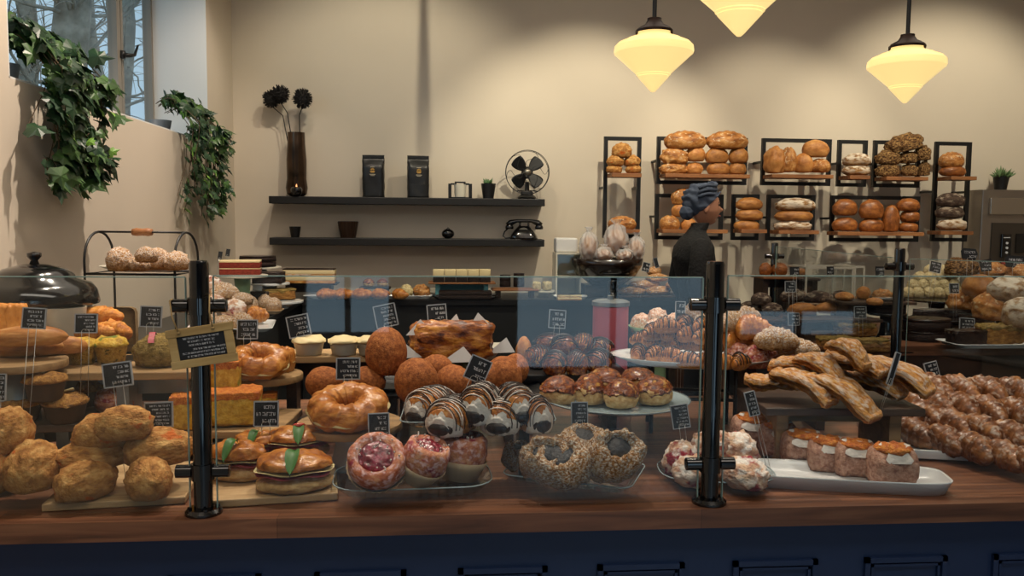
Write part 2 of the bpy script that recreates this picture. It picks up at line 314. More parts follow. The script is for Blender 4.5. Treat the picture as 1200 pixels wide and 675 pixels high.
# customer side behind the camera: street front with large windows
yr = -4.0
def yx(px): return P(px, 400, Y=-yr+3.54).x
wins = [(yx(352), yx(462), .45, 2.7), (yx(600), yx(835), .12, 2.7), (yx(862), yx(1010), .42, .74)]  # last opening is a low unseen band, shaped for its reflection in the guard
bm = new(); cur = -1.9
for a, b_, z0, z1 in wins:
    box(bm, ((cur+a)/2, yr-.1, CZ/2), (a-cur, .2, CZ)); box(bm, ((a+b_)/2, yr-.1, z0/2), (b_-a, .2, z0)); box(bm, ((a+b_)/2, yr-.1, (z1+CZ)/2), (b_-a, .2, CZ-z1)); cur = b_
box(bm, ((cur+5.4)/2, yr-.1, CZ/2), (5.4-cur, .2, CZ)); struct('wall_rear', bm, K['navy'])
for i, (a, b_, z0, z1) in enumerate(wins):
    bm = new(); t = .05
    for x in (a+t/2, b_-t/2, (a+b_)/2): box(bm, (x, yr-.05, (z0+z1)/2), (t, .06, z1-z0))
    for z in (z0+t/2, z1-t/2): box(bm, ((a+b_)/2, yr-.05, z), (b_-a, .06, t))
    struct('window_%d' % (i+2), bm, K['black'])
# ---------------------------------------------------------------- outside the small window
K['bark'] = food('bark', '4a4842', '6f6c62', '8f8a7e', 5, 1, .9); K['hedge'] = flat('hedge_leaf', '3d5540', .8, nz=.4, ns=8)
bm = new(); box(bm, (-16, 22, .55), (27, 70, .1)); struct('exterior_ground', bm, flat('lawn', '4a5a42', .9))
def tree(label, x, y, r, seed, tilt=0):
    random.seed(seed); bm = new(); pts = [Vector((x+tilt*k*.25+.06*sin(k*1.3), y+.05*cos(k), .5+k*.7)) for k in range(12)]
    tube(bm, pts, [r*(1.15-.05*k) for k in range(12)], 14)
    o = tag(obj('bare_tree', bm, K['bark'], smooth=True), label, 'tree'); bb = new()
    for q in range(34):
        p = pts[random.randint(2, 10)].copy(); d = Vector((random.uniform(-.4, .6), random.choice((-1, 1))*random.uniform(.5, 1), random.uniform(-.1, .9))).normalized(); L = []
        for k in range(9):
            L.append(p.copy()); d = (d+Vector((random.uniform(-.3, .3), random.uniform(-.3, .3), random.uniform(-.25, .3)))).normalized(); p = p+d*.3
            if random.random() < .75:
                d2 = (d+Vector((random.uniform(-.8, .8),)*3)*.7).normalized(); tw = [p+d2*(.17*j)+Vector((0, 0, -.012*j*j)) for j in range(6)]; tube(bb, tw, [.008*(1-.15*j) for j in range(6)], 4, caps=False)
        tube(bb, L, [r*.1*(1-.1*k)+.004 for k in range(9)], 5, caps=False)
    obj('branches', bb, K['bark'], o, smooth=True)
def ex(px, X): return P(px, 60, X=X).y
tree('thick grey bare tree trunk filling the middle of the window view', -4.6, ex(84, -4.6), .24, 3)
tree('slimmer bare tree seen through the casement beside the handle', -5.2, ex(146, -5.2), .13, 5, .0)
tree('bare tree with fine twigs outside the window, behind the thick trunk', -7.5, ex(30, -7.5), .2, 8)
tree('thin bare tree crossing the sky between the two big trunks', -8.5, ex(120, -8.5), .16, 12, -.1)
bm = new(); random.seed(4)
for k in range(900):
    c = Vector((-9+random.uniform(-.4, .4), ex(112, -9)+random.uniform(-2.2, 3.4), random.uniform(.7, 2.3))); a = random.uniform(0, 6.28); s = .12
    vs = [bm.verts.new(c+Vector((random.uniform(-s, s), random.uniform(-s, s), random.uniform(-s, s)))) for _ in range(4)]; bm.faces.new(vs)
tag(obj('evergreen_hedge', bm, K['hedge']), 'green hedge low outside the window beyond the bare trees', 'hedge')
hs = thing('house', 'distant house with a dark pitched roof seen through the window twigs', 'house', (-14, ex(108, -14)-1, .6))
bm = new(); box(bm, (0, 0, 1.3), (4, 3.4, 2.6)); obj('wall', bm, flat('house_wall', '8a7f78', .9), hs)
bm = new(); prism(bm, [(-2.3, -2), (2.3, -2), (2.3, 2), (-2.3, 2)], 2.6, 2.65)
for v in [bm.verts.new(q) for q in [(-2.3, 0, 4.0), (2.3, 0, 4.0)]]: pass
bm.verts.ensure_lookup_table(); V = bm.verts; bm.faces.new((V[4], V[5], V[9], V[8])); bm.faces.new((V[6], V[7], V[8], V[9])); bm.faces.new((V[5], V[6], V[9])); bm.faces.new((V[7], V[4], V[8]))
obj('roof', bm, flat('roof_slate', '4c4648', .8), hs)

# ---------------------------------------------------------------- baked goods, one model per kind and variant, in a unit box
TPL = {}
def template(key, name, parts):
    """parts: (part name, bmesh, material, parent index); fitted to x, y in -.5..5 and z in 0..1"""
    vs = [v.co for _, b_, _, _ in parts for v in b_.verts]
    lo = Vector([min(v[i] for v in vs) for i in range(3)]); hi = Vector([max(v[i] for v in vs) for i in range(3)])
    c = (lo+hi)/2; sz = hi-lo; out = []
    for pn, b_, mt, par in parts:
        for v in b_.verts: v.co = Vector(((v.co.x-c.x)/sz.x, (v.co.y-c.y)/sz.y, (v.co.z-lo.z)/sz.z))
        out.append((pn, mesh(b_, pn, mt), par))
    TPL.setdefault(key, []).append((name, out))
def build(key, loc, dims, rot=(0, 0, 0), label='', cat='', group=None, var=None, name=None):
    L = TPL[key]; nm, parts = L[(build.n if var is None else var) % len(L)]; build.n += 1
    made = []
    for pn, me, par in parts:
        o = bpy.data.objects.new((name or nm) if par is None else pn, me); COL.objects.link(o)
        if par is not None: o.parent = made[par]
        made.append(o)
    r = made[0]; r.location = loc; r.scale = dims; r.rotation_euler = rot
    return tag(r, label, cat, group)
build.n = 0
FRONT = 1.783
def put(key, label, cat, px, py, w, h, z0, dr=.9, rz=0, group=None, var=None, name=None, tilt=0, roll=0, front=True, hk=1):
    """stand a thing on height z0 so that it shows centred at px, py and about w by h pixels large"""
    hw = .05; dd = 0
    for _ in range(7):
        tz = .42*dd*sin(radians(max(0, tilt))); p = P(px, py, Z=z0+tz+hw*hk/2); d = dist(p); al = math.atan2(EYE-p.z, d)
        ww = w*d/FPX; ap = h*d/FPX; dd = ww*dr
        hw = sqrt(max(ap*ap-(dd*sin(al))**2, (.35*ap)**2))/max(.7, cos(al))
    if front and p.y-dd*.5 < FRONT:
        p = P(px, py, Y=FRONT+dd*.5)
    hw *= hk
    if tilt > 0: z0 += .42*dd*sin(radians(tilt))
    return build(key, (p.x, p.y, z0), (ww, dd, hw), (radians(tilt), radians(roll), radians(rz)), label, cat, group, var, name)
def hang(key, label, cat, px, py, w, h, Y, dr=.8, rz=0, group=None, var=None, name=None, roll=0):
    """place by its middle on the plane Y"""
    p = P(px, py, Y=Y); d = dist(p); ww = w*d/FPX; hh = h*d/FPX
    return build(key, (p.x, p.y, p.z-hh/2), (ww, ww*dr, hh), (0, radians(roll), radians(rz)), label, cat, group, var, name)
def squash(v, a, b_, c, flo=-.6):
    z = v.z*c; fl_ = flo*c
    if z < fl_: z = fl_+(z-fl_)*.15
    return Vector((v.x*a, v.y*b_, z))
for s in range(3):   # buns, rolls and loaves
    bm = new(); ico(bm, 4, lambda v: squash(v*(1+.05*fbm(v, 1.6, s)), 1, 1, .8)); template('bun', 'bread_roll', [('bread_roll', bm, K['bread'], None)])
    bm = new(); ico(bm, 4, lambda v: squash(v*(1+.04*fbm(v, 1.5, s)), 1, .6, .55)-Vector((0, 0, .07*exp(-((v.y*1.0-.1)/.07)**2)*(1 if v.z > 0 and abs(v.x) < .75 else 0)))); template('loaf', 'bread_loaf', [('bread_loaf', bm, K['bread'], None)])
    def f_slash(v, s=s):
        g = sum(exp(-((v.x-.35*v.y-k)/.06)**2) for k in (-.55, -.18, .18, .55)) if v.z > 0 else 0
        return squash(v*(1+.05*fbm(v, 1.8, s)), 1, .6, .55)-Vector((0, 0, .08*min(1, g)))
    bm = new(); ico(bm, 4, f_slash); template('slashed', 'bread_loaf', [('bread_loaf', bm, K['rustic'], None)])
    for key, mt, am in (('brownbun', 'dark_loaf', .05), ('seededloaf', 'seeded', .2), ('floury', 'floury', .09), ('rye', 'rye', .07), ('rustic', 'rustic', .16), ('brownloaf', 'brown', .05)):
        bm = new(); ico(bm, 4, lambda v: squash(v*(1+am*fbm(v, 2.4, s+5)), 1, .75, .62)); template(key, 'bread_loaf' if key != 'brownbun' else 'bread_roll', [('bread', bm, K[mt], None)])
    def f_split(v, s=s):   # round loaf with a pale split top
        return squash(v*(1+.05*fbm(v, 1.6, s)), 1, 1, .8)-Vector((0, 0, .12*exp(-(v.x/.09)**2) if v.z > 0 else 0))
    bm = new(); ico(bm, 4, f_split); template('split', 'bread_roll', [('bread_roll', bm, K['rustic'], None)])
    bm = new(); ico(bm, 4, lambda v: squash(v*(1+.17*abs(fbm(v, 2.2, s))+.035*fbm(v, 7, s)), 1, .95, .75)); template('scone', 'scone', [('scone', bm, K['scone'], None)])
    bm = new(); ico(bm, 4, lambda v: squash(v*(1+.22*abs(fbm(v, 3.2, s))), 1, .95, .7)); template('olive', 'scone', [('scone', bm, K['olive'], None)])
    bm = new(); ico(bm, 4, lambda v: squash(v*(1+.24*abs(fbm(v, 3.2, s+9))), 1, .95, .7)); template('puffball', 'cream_puff', [('cream_puff', bm, K['meringue'], None)])
    bm = new(); ico(bm, 4, lambda v: squash(v*(1+.035*fbm(v, 3, s)), 1, 1, .86, -.8)); template('doughnut', 'doughnut', [('doughnut', bm, K['brownsugar'], None)])
    bm = new(); ico(bm, 4, lambda v: squash(v*(1+.06*fbm(v, 2.4, s)), 1, .9, .5)-Vector((0, 0, .1*exp(-(v.y/.12)**2) if v.z > 0 else 0))); template('filledroll', 'filled_roll', [('filled_roll', bm, K['danish'], None)])
    bm = new(); ico(bm, 4, lambda v: squash(v*(1+.1*fbm(v, 4, s)), 1, 1, .3)); template('cookie', 'cookie', [('cookie', bm, K['flatbread'], None)])
    bm = new(); ico(bm, 4, lambda v: squash(v*(1+.28*abs(fbm(v, 3, s+3))), 1, .8, .55)); template('jamscone', 'berry_scone', [('berry_scone', bm, K['jamscone'], None)])
    bm = new(); ico(bm, 4, lambda v: squash(v*(1+.22*abs(fbm(v, 3.5, s+3))), 1, .8, .6)); template('almondlump', 'almond_pastry', [('almond_pastry', bm, K['almond'], None)])
def crois(s, steps=8, bend=1.0, fat=.42, depth=.14, L=1.15):
    def fn(u, v):
        t = (u-.5)*2; ang = t*bend; cx = sin(ang)/max(bend, .01)*L; cy = (cos(ang)-1)/max(bend, .01)*L
        r = fat*max(0, 1-abs(t)**2.4)**.5*(1-.35*abs(t)); q = abs(t)*steps/2+.0*v; fr = q-math.floor(q); r *= 1+depth*(fr-.5)*(1 if r > .02 else 0)
        a = v*2*pi; nx, ny = sin(ang), cos(ang)
        p = Vector((cx, cy, 0))+Vector((nx, ny, 0))*r*cos(a)+Vector((0, 0, 1))*r*sin(a)*.85
        p += (p-Vector((cx, cy, 0)))*.16*fbm(p, 3, s); p.z = max(p.z, -.26); return p
    bm = new(); grid(bm, 64, 20, fn, False, True); return bm
for s in range(3):
    template('croissant', 'croissant', [('croissant', crois(s), K['croissant'], None)])
    b1 = crois(s+4, 7, .5, .5); template('almondcroissant', 'almond_croissant', [('almond_croissant', b1, K['almond'], None)])
    b1 = crois(s+7, 9, .25, .42, .2, 1.0); template('braid', 'braided_pastry', [('braided_pastry', b1, K['braid'], None)])
    b1 = crois(s+7, 9, .15, .4, .2, 1.2); template('twist', 'golden_twist', [('golden_twist', b1, K['twist'], None)])
    # chocolate-drizzled croissant
    b1 = crois(s+2, 8, .6, .45); random.seed(s); b2 = new()
    for k in range(13):
        t = -.85+k*.14; x = sin(t*.6)/.6*1.15; y0 = (cos(t*.6)-1)/.6*1.15; r = .45*max(0, 1-abs(t)**2.4)**.5*(1-.35*abs(t))*1.1
        sl = random.uniform(-.2, .2); tube(b2, [(x+sl*cos(a), y0+r*cos(a), r*.92*sin(a)) for a in [i*pi/8 for i in range(9)]], random.uniform(.014, .03), 5)
    template('choccroissant', 'chocolate_croissant', [('croissant', b1, K['croissant'], None), ('chocolate_drizzle', b2, K['choc'], 0)])
# sandwich rings made of croissant dough
for s in range(2):
    def f_ring(u, v, s=s):
        a = u*2*pi; q = u*11+.12*sin(v*2*pi); fr = q-math.floor(q); r = .40*(1+.13*(fr-.5)); b_ = v*2*pi
        R = .60; p = Vector(((R+r*cos(b_))*cos(a+.25*sin(b_)), (R+r*cos(b_))*sin(a+.25*sin(b_)), r*.78*sin(b_)))
        p += p.normalized()*.09*fbm(p, 2.4, s); p.z = max(p.z, -.24); return p
    bm = new(); grid(bm, 120, 24, f_ring, True, True)
    b2 = new(); grid(b2, 72, 8, lambda u, v: Vector(((.6+(.43+.03*sin(u*50))*cos(v*2*pi))*cos(u*2*pi), (.6+(.43+.03*sin(u*50))*cos(v*2*pi))*sin(u*2*pi), .03*sin(v*2*pi)-.02)), True, True)
    template('ring', 'croissant_ring', [('croissant_ring', bm, K['croissant'], None), ('sandwich_filling', b2, K['cream_fill'], 0)])
# almond crusted oval with a chocolate centre
for s in range(3):
    def f_oval(u, v, s=s):
        a = u*2*pi; b_ = v*2*pi; r = .33; p = Vector(((.66+r*cos(b_))*cos(a)*(1+.06*sin(2*a+s)), (.66+r*cos(b_))*sin(a)*.70, r*1.0*sin(b_)*(1-.25*(v > .5))))
        p += Vector((cos(a)*cos(b_), sin(a)*cos(b_), sin(b_)))*(.09*fbm(p, 2.4, s)+.03*fbm(p, 9, s)); return p
    bm = new(); grid(bm, 84, 26, f_oval, True, True); b2 = new(); ico(b2, 3, lambda v: Vector((v.x*.52, v.y*.40, v.z*.1+.2+.02*fbm(v, 4, s))))
    b3 = new(); ico(b3, 3, lambda v: Vector((v.x*.55, v.y*.5, v.z*.2-.08)))
    template('oval', 'almond_pastry', [('almond_pastry', bm, K['sugared'], None), ('chocolate_filling', b2, K['chocfill'], 0), ('pastry_base', b3, K['sugared'], 0)])
# drizzled horn: ridged top, icing skirt, chocolate dipped end, thin drizzle
for s in range(3):
    def prof(y): return max(0, 1-abs(y)**3)**.5
    def f_horn(u, v, s=s):
        y = (u-.5)*2; a = v*2*pi; q = u*8; r = prof(y)*(1+.09*((q % 1)-.5)); p = Vector((.56*r*cos(a), y*1.0, .55*r*sin(a))); p.z = max(p.z, -.28); p += Vector((cos(a), 0, sin(a)))*.05*fbm(p, 3, s); return p
    bm = new(); grid(bm, 48, 24, f_horn, False, True)
    def f_ice(u, v, s=s):
        a = -pi*.45+v*pi*1.9; lowk = .5-.5*sin(a); ext = .10+.62*lowk**1.5+.16*fbm(Vector((v*7, s, 0)), 1.2, s); y = -1.03+u*max(.05, ext); r = (prof(min(.999, max(-.97, y)))+.07)*min(1, u*5); y = min(y, -1.0) if u < .25 else y; return Vector((.6*r*cos(a), y, max(-.3, .56*r*sin(a))))
    b2 = new(); grid(b2, 14, 40, f_ice)
    b3 = new(); ico(b3, 3, lambda v: Vector((v.x*.37, -.86+v.y*.24, v.z*.2-.1)))
    b4 = new(); random.seed(s+20)
    for k in range(20):
        y = -.82+k*.085; sl = random.uniform(-.2, .2); r = prof(y)*1.09+.02
        tube(b4, [(.56*r*cos(a), y+sl*cos(a)+.03*sin(3*a), .56*r*sin(a)) for a in [-.2+i*(pi+.4)/12 for i in range(13)]], .009+.010*random.random(), 5)
    b5 = new()
    for k in range(12):
        y = -.8+k*.14; sl = random.uniform(-.2, .2); r = prof(y)*1.07+.02
        tube(b5, [(.56*r*cos(a), y+sl*cos(a+.5)+.03*sin(3*a), .56*r*sin(a)) for a in [i*pi/12 for i in range(13)]], .016, 5)
    template('horn', 'cream_horn', [('cream_horn', bm, K['croissant'], None), ('icing', b2, K['icing'], 0), ('chocolate_end', b3, K['choc'], 0), ('chocolate_drizzle', b4, K['choc'], 0), ('white_drizzle', b5, K['icing'], 0)])
# danish in a paper cup with a berry centre
for s in range(2):
    def f_dan(u, v, s=s):
        a = v*2*pi; t = u; r = [.0, .35, .5, .72, .92, .98, .86, .7, .6][int(round(t*8))]; z = [.72, .7, .74, .92, .8, .55, .3, .1, 0][int(round(t*8))]
        sp = .06*sin(a*1+t*9); p = Vector((r*cos(a), r*sin(a), z+sp*(z > .5))); p += Vector((cos(a), sin(a), .4))*.05*fbm(p, 3, s); return p
    bm = new(); grid(bm, 9, 40, f_dan, False, True); b2 = new(); ico(b2, 4, lambda v: Vector((v.x*.6, v.y*.6, .76+v.z*.15+.06*fbm(v, 4, s)*(v.z > 0))))
    b3 = new(); lathe(b3, [(.5, -.04), (.66, -.03), (.90, .26), (1.0, .40), (.98, .40), (.86, .26)], 64, flute=.035)
    random.seed(s); b4 = new()
    for k in range(26):
        a = random.uniform(0, 6.28); r = random.uniform(.3, .8); c = Vector((r*cos(a), r*sin(a), .86+.06*(r > .5))); ico(b4, 1, lambda v: v*.035*Vector((1, 1, 1)).x, c)
    template('danish', 'berry_danish', [('berry_danish', bm, K['danish'], None), ('berry_jam', b2, K['jam'], 0), ('paper_cup', b3, K['kraft'], 0), ('sugar_pearls', b4, K['icing'], 0)])
    TPL['danish'][-1][1][3][1].name = 'sugar_pearls'
# muffins and small quiches
for s in range(3):
    for key, nm, side, top in (('quiche', 'egg_muffin', 'quiche_side', 'custard'), ('muffin', 'muffin', 'muffin_case', 'muffin'), ('tart', 'mini_cheesecake', 'cream', 'frost')):
        bm = new(); n_ = 40
        lathe(bm, [(0, 0), (.62, 0), (.68, .06), (.84, .62), (.9, .68), (.6, .7), (0, .7)], n_, flute=.02 if key != 'tart' else 0)
        for v in bm.verts: v.co += Vector((v.co.x, v.co.y, 0))*.04*fbm(v.co, 3, s)
        b2 = new(); ico(b2, 3, lambda v: Vector((v.x*.94*(1+.06*fbm(v, 3, s)), v.y*.94*(1+.06*fbm(v, 3, s)), .66+(v.z*.3 if v.z > 0 else v.z*.12)+(.1*fbm(v, 3.5, s) if v.z > 0 else 0))))
        if key == 'muffin':
            b3 = new(); box(b3, (.1, -.1, 1.02), (.5, .3, .06), (.3, .2, .4+s), .02)
            template(key, nm, [(nm, bm, K[side], None), ('muffin_top', b2, K[top], 0), ('squash_topping', b3, K['cream_fill'], 0)])
        else: template(key, nm, [(nm, bm, K[side], None), ('filling', b2, K[top], 0)])
def rough_box(sx, sy, sz, amp, fq, s, sub=7, rnd=.2, mould=None):
    b_ = new(); bmesh.ops.create_cube(b_, size=2); bmesh.ops.subdivide_edges(b_, edges=b_.edges[:], cuts=14, use_grid_fill=True)
    for v in b_.verts:
        c = v.co.copy(); L8 = (abs(c.x)**sub+abs(c.y)**sub+abs(c.z)**sub)**(1/sub); c = c/L8*1.0; v.co = Vector((c.x*sx, c.y*sy, c.z*sz))
        v.co += c.normalized()*amp*fbm(v.co, fq, s)
    return b_
for s in range(2):
    bm = rough_box(1, 1, .5, .05, 3, s, 8); b2 = rough_box(1.02, 1.02, .14, .07, 4, s+3, 8)
    for v in b2.verts: v.co.z += .44
    template('focaccia', 'baked_egg_square', [('baked_egg_square', bm, K['custard'], None), ('crust_top', b2, K['focaccia_top'], 0)])
    bm = rough_box(1.5, 1, .8, .1, 3.2, s, 6)
    for v in bm.verts:
        d_ = noise.voronoi(v.co*1.9+Vector((s*5, 0, 0)))[0][0]; v.co += v.co.normalized()*(.22-.4*d_)
    template('pull', 'pull_apart_loaf', [('pull_apart_loaf', bm, K['pulltop'], None)])
    bm = rough_box(1, 1, .5, .08, 2.2, s, 6); template('potato', 'loaf_slice', [('loaf_slice', bm, K['potato'], None)])
    # roulade slice with icing
    def f_rou(u, v, s=s):
        a = v*2*pi; x = (u-.5)*1.1; r = .62*(1-(abs(u-.5)*2)**8*.5); p = Vector((x, r*cos(a)*1.05, r*sin(a)*.95)); p += Vector((0, cos(a), sin(a)))*.07*fbm(p, 3.2, s); p.z = max(p.z, -.45); return p
    bm = new(); grid(bm, 20, 32, f_rou, False, True)
    for e_ in ((0),): bm.faces.new([v for v in bm.verts][:32][::-1]); bm.verts.ensure_lookup_table(); bm.faces.new([bm.verts[i] for i in range(19*32, 20*32)])
    b2 = new(); grid(b2, 10, 16, lambda u, v, s=s: Vector(((u-.5)*(.5+.5*fbm(Vector((v*6, s, 0)), 1, s)), .68*cos(.3+v*2.5), .63*sin(.3+v*2.5)+.015)))
    b3 = new(); ico(b3, 3, lambda v: Vector((v.x*.45, v.y*.5-.05, .5+v.z*.16+.08*fbm(v, 3, s))))
    template('roulade', 'fruit_roll', [('fruit_roll', bm, K['roulade'], None), ('icing', b2, K['icing'], 0), ('caramelised_fruit', b3, K['focaccia_top'], 0)])
# flat flaky strips
for s in range(3):
    def f_strip(u, v, s=s):
        a = v*2*pi; x = (u-.5)*2; sq = (abs(cos(a))**6+abs(sin(a))**6)**(-1/6); y = cos(a)*sq*.34*(1-.12*abs(x)**4); z = sin(a)*sq*.16*(1-.5*abs(x)**6)
        z += .1*sin(x*2.4+s)+.06*fbm(Vector((x*2, y*3, s)), 1, s)+.03*sin(z*90); return Vector((x, y+.05*sin(3*x+s), z))
    bm = new(); grid(bm, 50, 36, f_strip, False, True); bm.verts.ensure_lookup_table(); bm.faces.new([bm.verts[i] for i in range(36)][::-1]); bm.faces.new([bm.verts[i] for i in range(49*36, 50*36)])
    template('strip', 'flaky_pastry_strip', [('flaky_pastry_strip', bm, K['puff'], None)])
# sandwiches
for s in range(2):
    bm = new(); ico(bm, 4, lambda v: squash(v*(1+.08*fbm(v, 2.2, s)), 1, .8, .3))
    b2 = new(); ico(b2, 4, lambda v: Vector((v.x*.98, v.y*.8, .5+v.z*(.42 if v.z > 0 else .1)-.14*exp(-(v.x/.12)**2)*(v.z > 0)))*(1+.09*fbm(v, 2.6, s)))
    b3 = new(); grid(b3, 48, 8, lambda u, v, s=s: Vector(((.3+.72*v+.03*sin(u*44))*cos(u*2*pi), (.24+.6*v)*sin(u*2*pi), .3+.035*sin(u*38+v*3))), True)
    b4 = new(); grid(b4, 12, 6, lambda u, v: Vector((-.1+.12*u+(v-.5)*.36*sin(pi*u)**.6, -.92+u*.9, .42+.56*sin(pi*u*.7)+.04*cos(v*6))))
    b5 = new(); grid(b5, 40, 6, lambda u, v, s=s: Vector(((.3+.74*v)*cos(u*2*pi), (.24+.6*v)*sin(u*2*pi), .4+.03*sin(u*30+2))), True)
    template('sandwich', 'ham_sandwich', [('bottom_bread', bm, K['dough'], None), ('top_bread', b2, K['croissant'], 0), ('ham', b3, K['ham'], 0), ('basil_leaf', b4, K['basil'], 0), ('cheese', b5, K['cream_fill'], 0)])
    bm = new()
    def f_knot(v, s=s):
        q = sin(4*v.x+3.5*v.y+3*v.z+s)*sin(5*v.z-3*v.x); return squash(v*(1+.10*q+.06*fbm(v, 2.4, s)), 1, .9, 1.0)
    ico(bm, 4, f_knot); template('knot', 'bread_loaf', [('bread', bm, K['bread'], None)])
    bm = new(); ico(bm, 4, lambda v: squash(v*(1+.12*fbm(v, 2.4, s)), 1, .8, .7)); template('pinkroll', 'bread_roll', [('bread', bm, K['pinkroll'], None)])
    bm = rough_box(1, .8, .7, .1, 3, s, 4); template('meringue', 'cream_square', [('cream_square', bm, K['meringue'], None)])
# cakes
def cake(key, nm, layers, rnd, s=0):
    parts = []; z = 0
    for i, (pn, mt, h) in enumerate(layers):
        b_ = new()
        if rnd: lathe(b_, [(0, z), (.96, z), (1, z+.05*h), (1, z+.92*h), (.96, z+h), (0, z+h)], 48)
        else: box(b_, (0, 0, z+h/2), (2, 1.2, h), None, .03)
        for v in b_.verts: v.co += Vector((v.co.x, v.co.y, .3*(v.co.z > .3)))*.02*fbm(v.co, 4, i)
        parts.append((pn, b_, K[mt], None if i == 0 else 0)); z += h
    template(key, nm, parts)
cake('redcake', 'red_layer_cake', [('cake_layer', 'redcake', .3), ('frosting_layer', 'frost', .05), ('cake_layer', 'redcake', .3), ('frosting_top', 'frost', .12)], False)
cake('choccake', 'chocolate_cake', [('cake_layer', 'choccake', .4), ('frosting_layer', 'choc', .06), ('cake_layer', 'choccake', .35), ('frosting_top', 'choc', .1)], True)
cake('chocslab', 'chocolate_cake', [('cake_layer', 'choccake', .35), ('frosting_layer', 'choc', .06), ('cake_layer', 'choccake', .3), ('frosting_top', 'choc', .08)], False)
cake('napoleon', 'cream_slice', [('pastry_layer', 'puff', .14), ('cream_layer', 'frost', .22), ('pastry_layer', 'puff', .12), ('cream_layer', 'frost', .22), ('pastry_top', 'choc', .06)], False)
cake('slice', 'cake_square', [('cake_layer', 'choccake', .5), ('frosting_top', 'frost', .5)], False)
cake('barcake', 'bar_cake', [('cake_layer', 'almond', .6), ('glaze_top', 'puff', .12)], False)
for s in range(2):
    bm = rough_box(1, .8, .42, .1, 3, s, 7); b2 = rough_box(1.0, .8, .16, .16, 4, s+5, 6)
    for v in b2.verts: v.co.z += .4
    template('olivebar', 'crumble_bar', [('cake_layer', bm, K['muffin'], None), ('crumble_top', b2, K['olive'], 0)])
    bm = rough_box(1, .8, .45, .07, 3, s, 8); b2 = rough_box(1.01, .81, .12, .09, 4, s+5, 8)
    for v in b2.verts: v.co.z += .38
    template('chocbar', 'chocolate_bar_cake', [('cake_layer', bm, K['choccake'], None), ('glaze_top', b2, K['choc'], 0)])
bm = new(); random.seed(2)
lathe(bm, [(.3, 0), (.95, 0), (1, .1), (.96, .42), (.7, .62), (.4, .55), (.3, .3), (.3, 0)], 72, flute=.1, nf=12)
b2 = new(); lathe(b2, [(.45, .6), (.8, .62), (.9, .5), (.86, .44)], 72, flute=.1, nf=12)
template('bundt', 'bundt_cake', [('bundt_cake', bm, K['choccake'], None), ('caramel_glaze', b2, K['caramel'], 0)])
for s in range(2):   # sticky bun with dark glaze running down
    bm = new(); ico(bm, 4, lambda v: squash(v*(1+.06*fbm(v, 2.4, s)), 1, 1, .8))
    b2 = new(); ico(b2, 4, lambda v: Vector((v.x*1.03, v.y*1.03, max(.18+.28*fbm(v, 2.6, s+2), v.z*.86)))*(1+.05*fbm(v, 3, s)))
    template('sticky', 'sticky_bun', [('sticky_bun', bm, K['dough'], None), ('caramel_glaze', b2, K['caramel'], 0)])
    bm = new(); ico(bm, 4, lambda v: squash(v*(1+.06*fbm(v, 2.4, s)), 1, 1, .8)); b2 = new(); random.seed(s)
    for k in range(9): tube(b2, [(.9*cos(a)*1.05, -.8+.2*k+.15*sin(2*a), .82*max(0, 1-(-.8+.2*k)**2)**.5*sin(a)+.03) for a in [i*pi/8 for i in range(9)]], .05, 5)
    template('chocbun', 'chocolate_bun', [('chocolate_bun', bm, K['caramel'], None), ('chocolate_drizzle', b2, K['choc'], 0)])
    # bread in a tied film bag
    def f_bag(u, v, s=s):
        a = v*2*pi; z = u; r = (sin(pi*min(1, z*1.12))**.45 if z < .86 else .16+.6*(z-.86)/.14*.5)*(1+.1*sin(a*9+6*z)*(z > .5)); p = Vector((r*cos(a), r*sin(a)*.8, z*1.5)); p += Vector((cos(a), sin(a), 0))*.13*fbm(p, 2.6, s); return p
    bm = new(); ico(bm, 3, lambda v: Vector((v.x*.82, v.y*.66, .62+v.z*.5))); b2 = new(); grid(b2, 26, 48, f_bag, False, True)
    template('bagged', 'bagged_bread', [('bread', bm, K['bread'], None), ('clear_bag', b2, K['film'], 0)])
# ---------------------------------------------------------------- display furniture
bm = new(); prism(bm, [(-1.412, 1.722), (3.3, 1.722), (3.3, 2.88), (-1.412, 2.88)], ZC-.042, ZC)
ctr = thing('display_counter', 'long navy panelled serving counter with a butcher block top running across the room', 'counter', (0, 0, 0))
obj('worktop', bm, K['butcher'], ctr)
bm = new(); box(bm, (.944, 2.28, (ZC-.042)/2), (4.71, 1.04, ZC-.042)); obj('counter_body', bm, K['navy'], ctr)
x = .042-.3055*4
while x < 3.1:
    bm = new(); w_ = .195; z1, z0 = .768, .14; yy = 1.757
    for o_, t_, dd_ in ((0, .012, .012), (.016, .006, .007)):
        for xx in (x+o_+t_/2, x+w_-o_-t_/2): box(bm, (xx, yy, (z0+z1)/2), (t_, dd_, z1-z0-2*o_))
        for zz in (z0+o_+t_/2, z1-o_-t_/2): box(bm, (x+w_/2, yy, zz), (w_-2*o_, dd_, t_))
    obj('panel_moulding', bm, K['navy'], ctr); x += .3055
SC = 1.0
WX_ = WX; WX = WX+.008
side = thing('side_counter', 'black counter running along the window wall under the hanging ivy', 'counter')
bm = new(); prism(bm, [(WX, 2.9), (-.88, 2.9), (-.88, 5.98), (WX, 5.98)], SC-.03, SC); obj('worktop', bm, K['dark'], side)
bm = new(); prism(bm, [(WX, 2.9), (-.9, 2.9), (-.9, 5.98), (WX, 5.98)], 0, SC-.03); obj('counter_body', bm, K['darkfront'], side)
WX = WX_
back = thing('back_counter', 'black back counter against the wall beneath the two floating shelves', 'counter')
bm = new(); prism(bm, [(-.875, 5.42), (1.72, 5.42), (1.72, 5.98), (-.875, 5.98)], SC-.035, SC); obj('worktop', bm, K['dark'], back)
bm = new(); prism(bm, [(-.875, 5.44), (1.70, 5.44), (1.70, 5.98), (-.875, 5.98)], 0, SC-.035); obj('counter_body', bm, K['darkfront'], back)
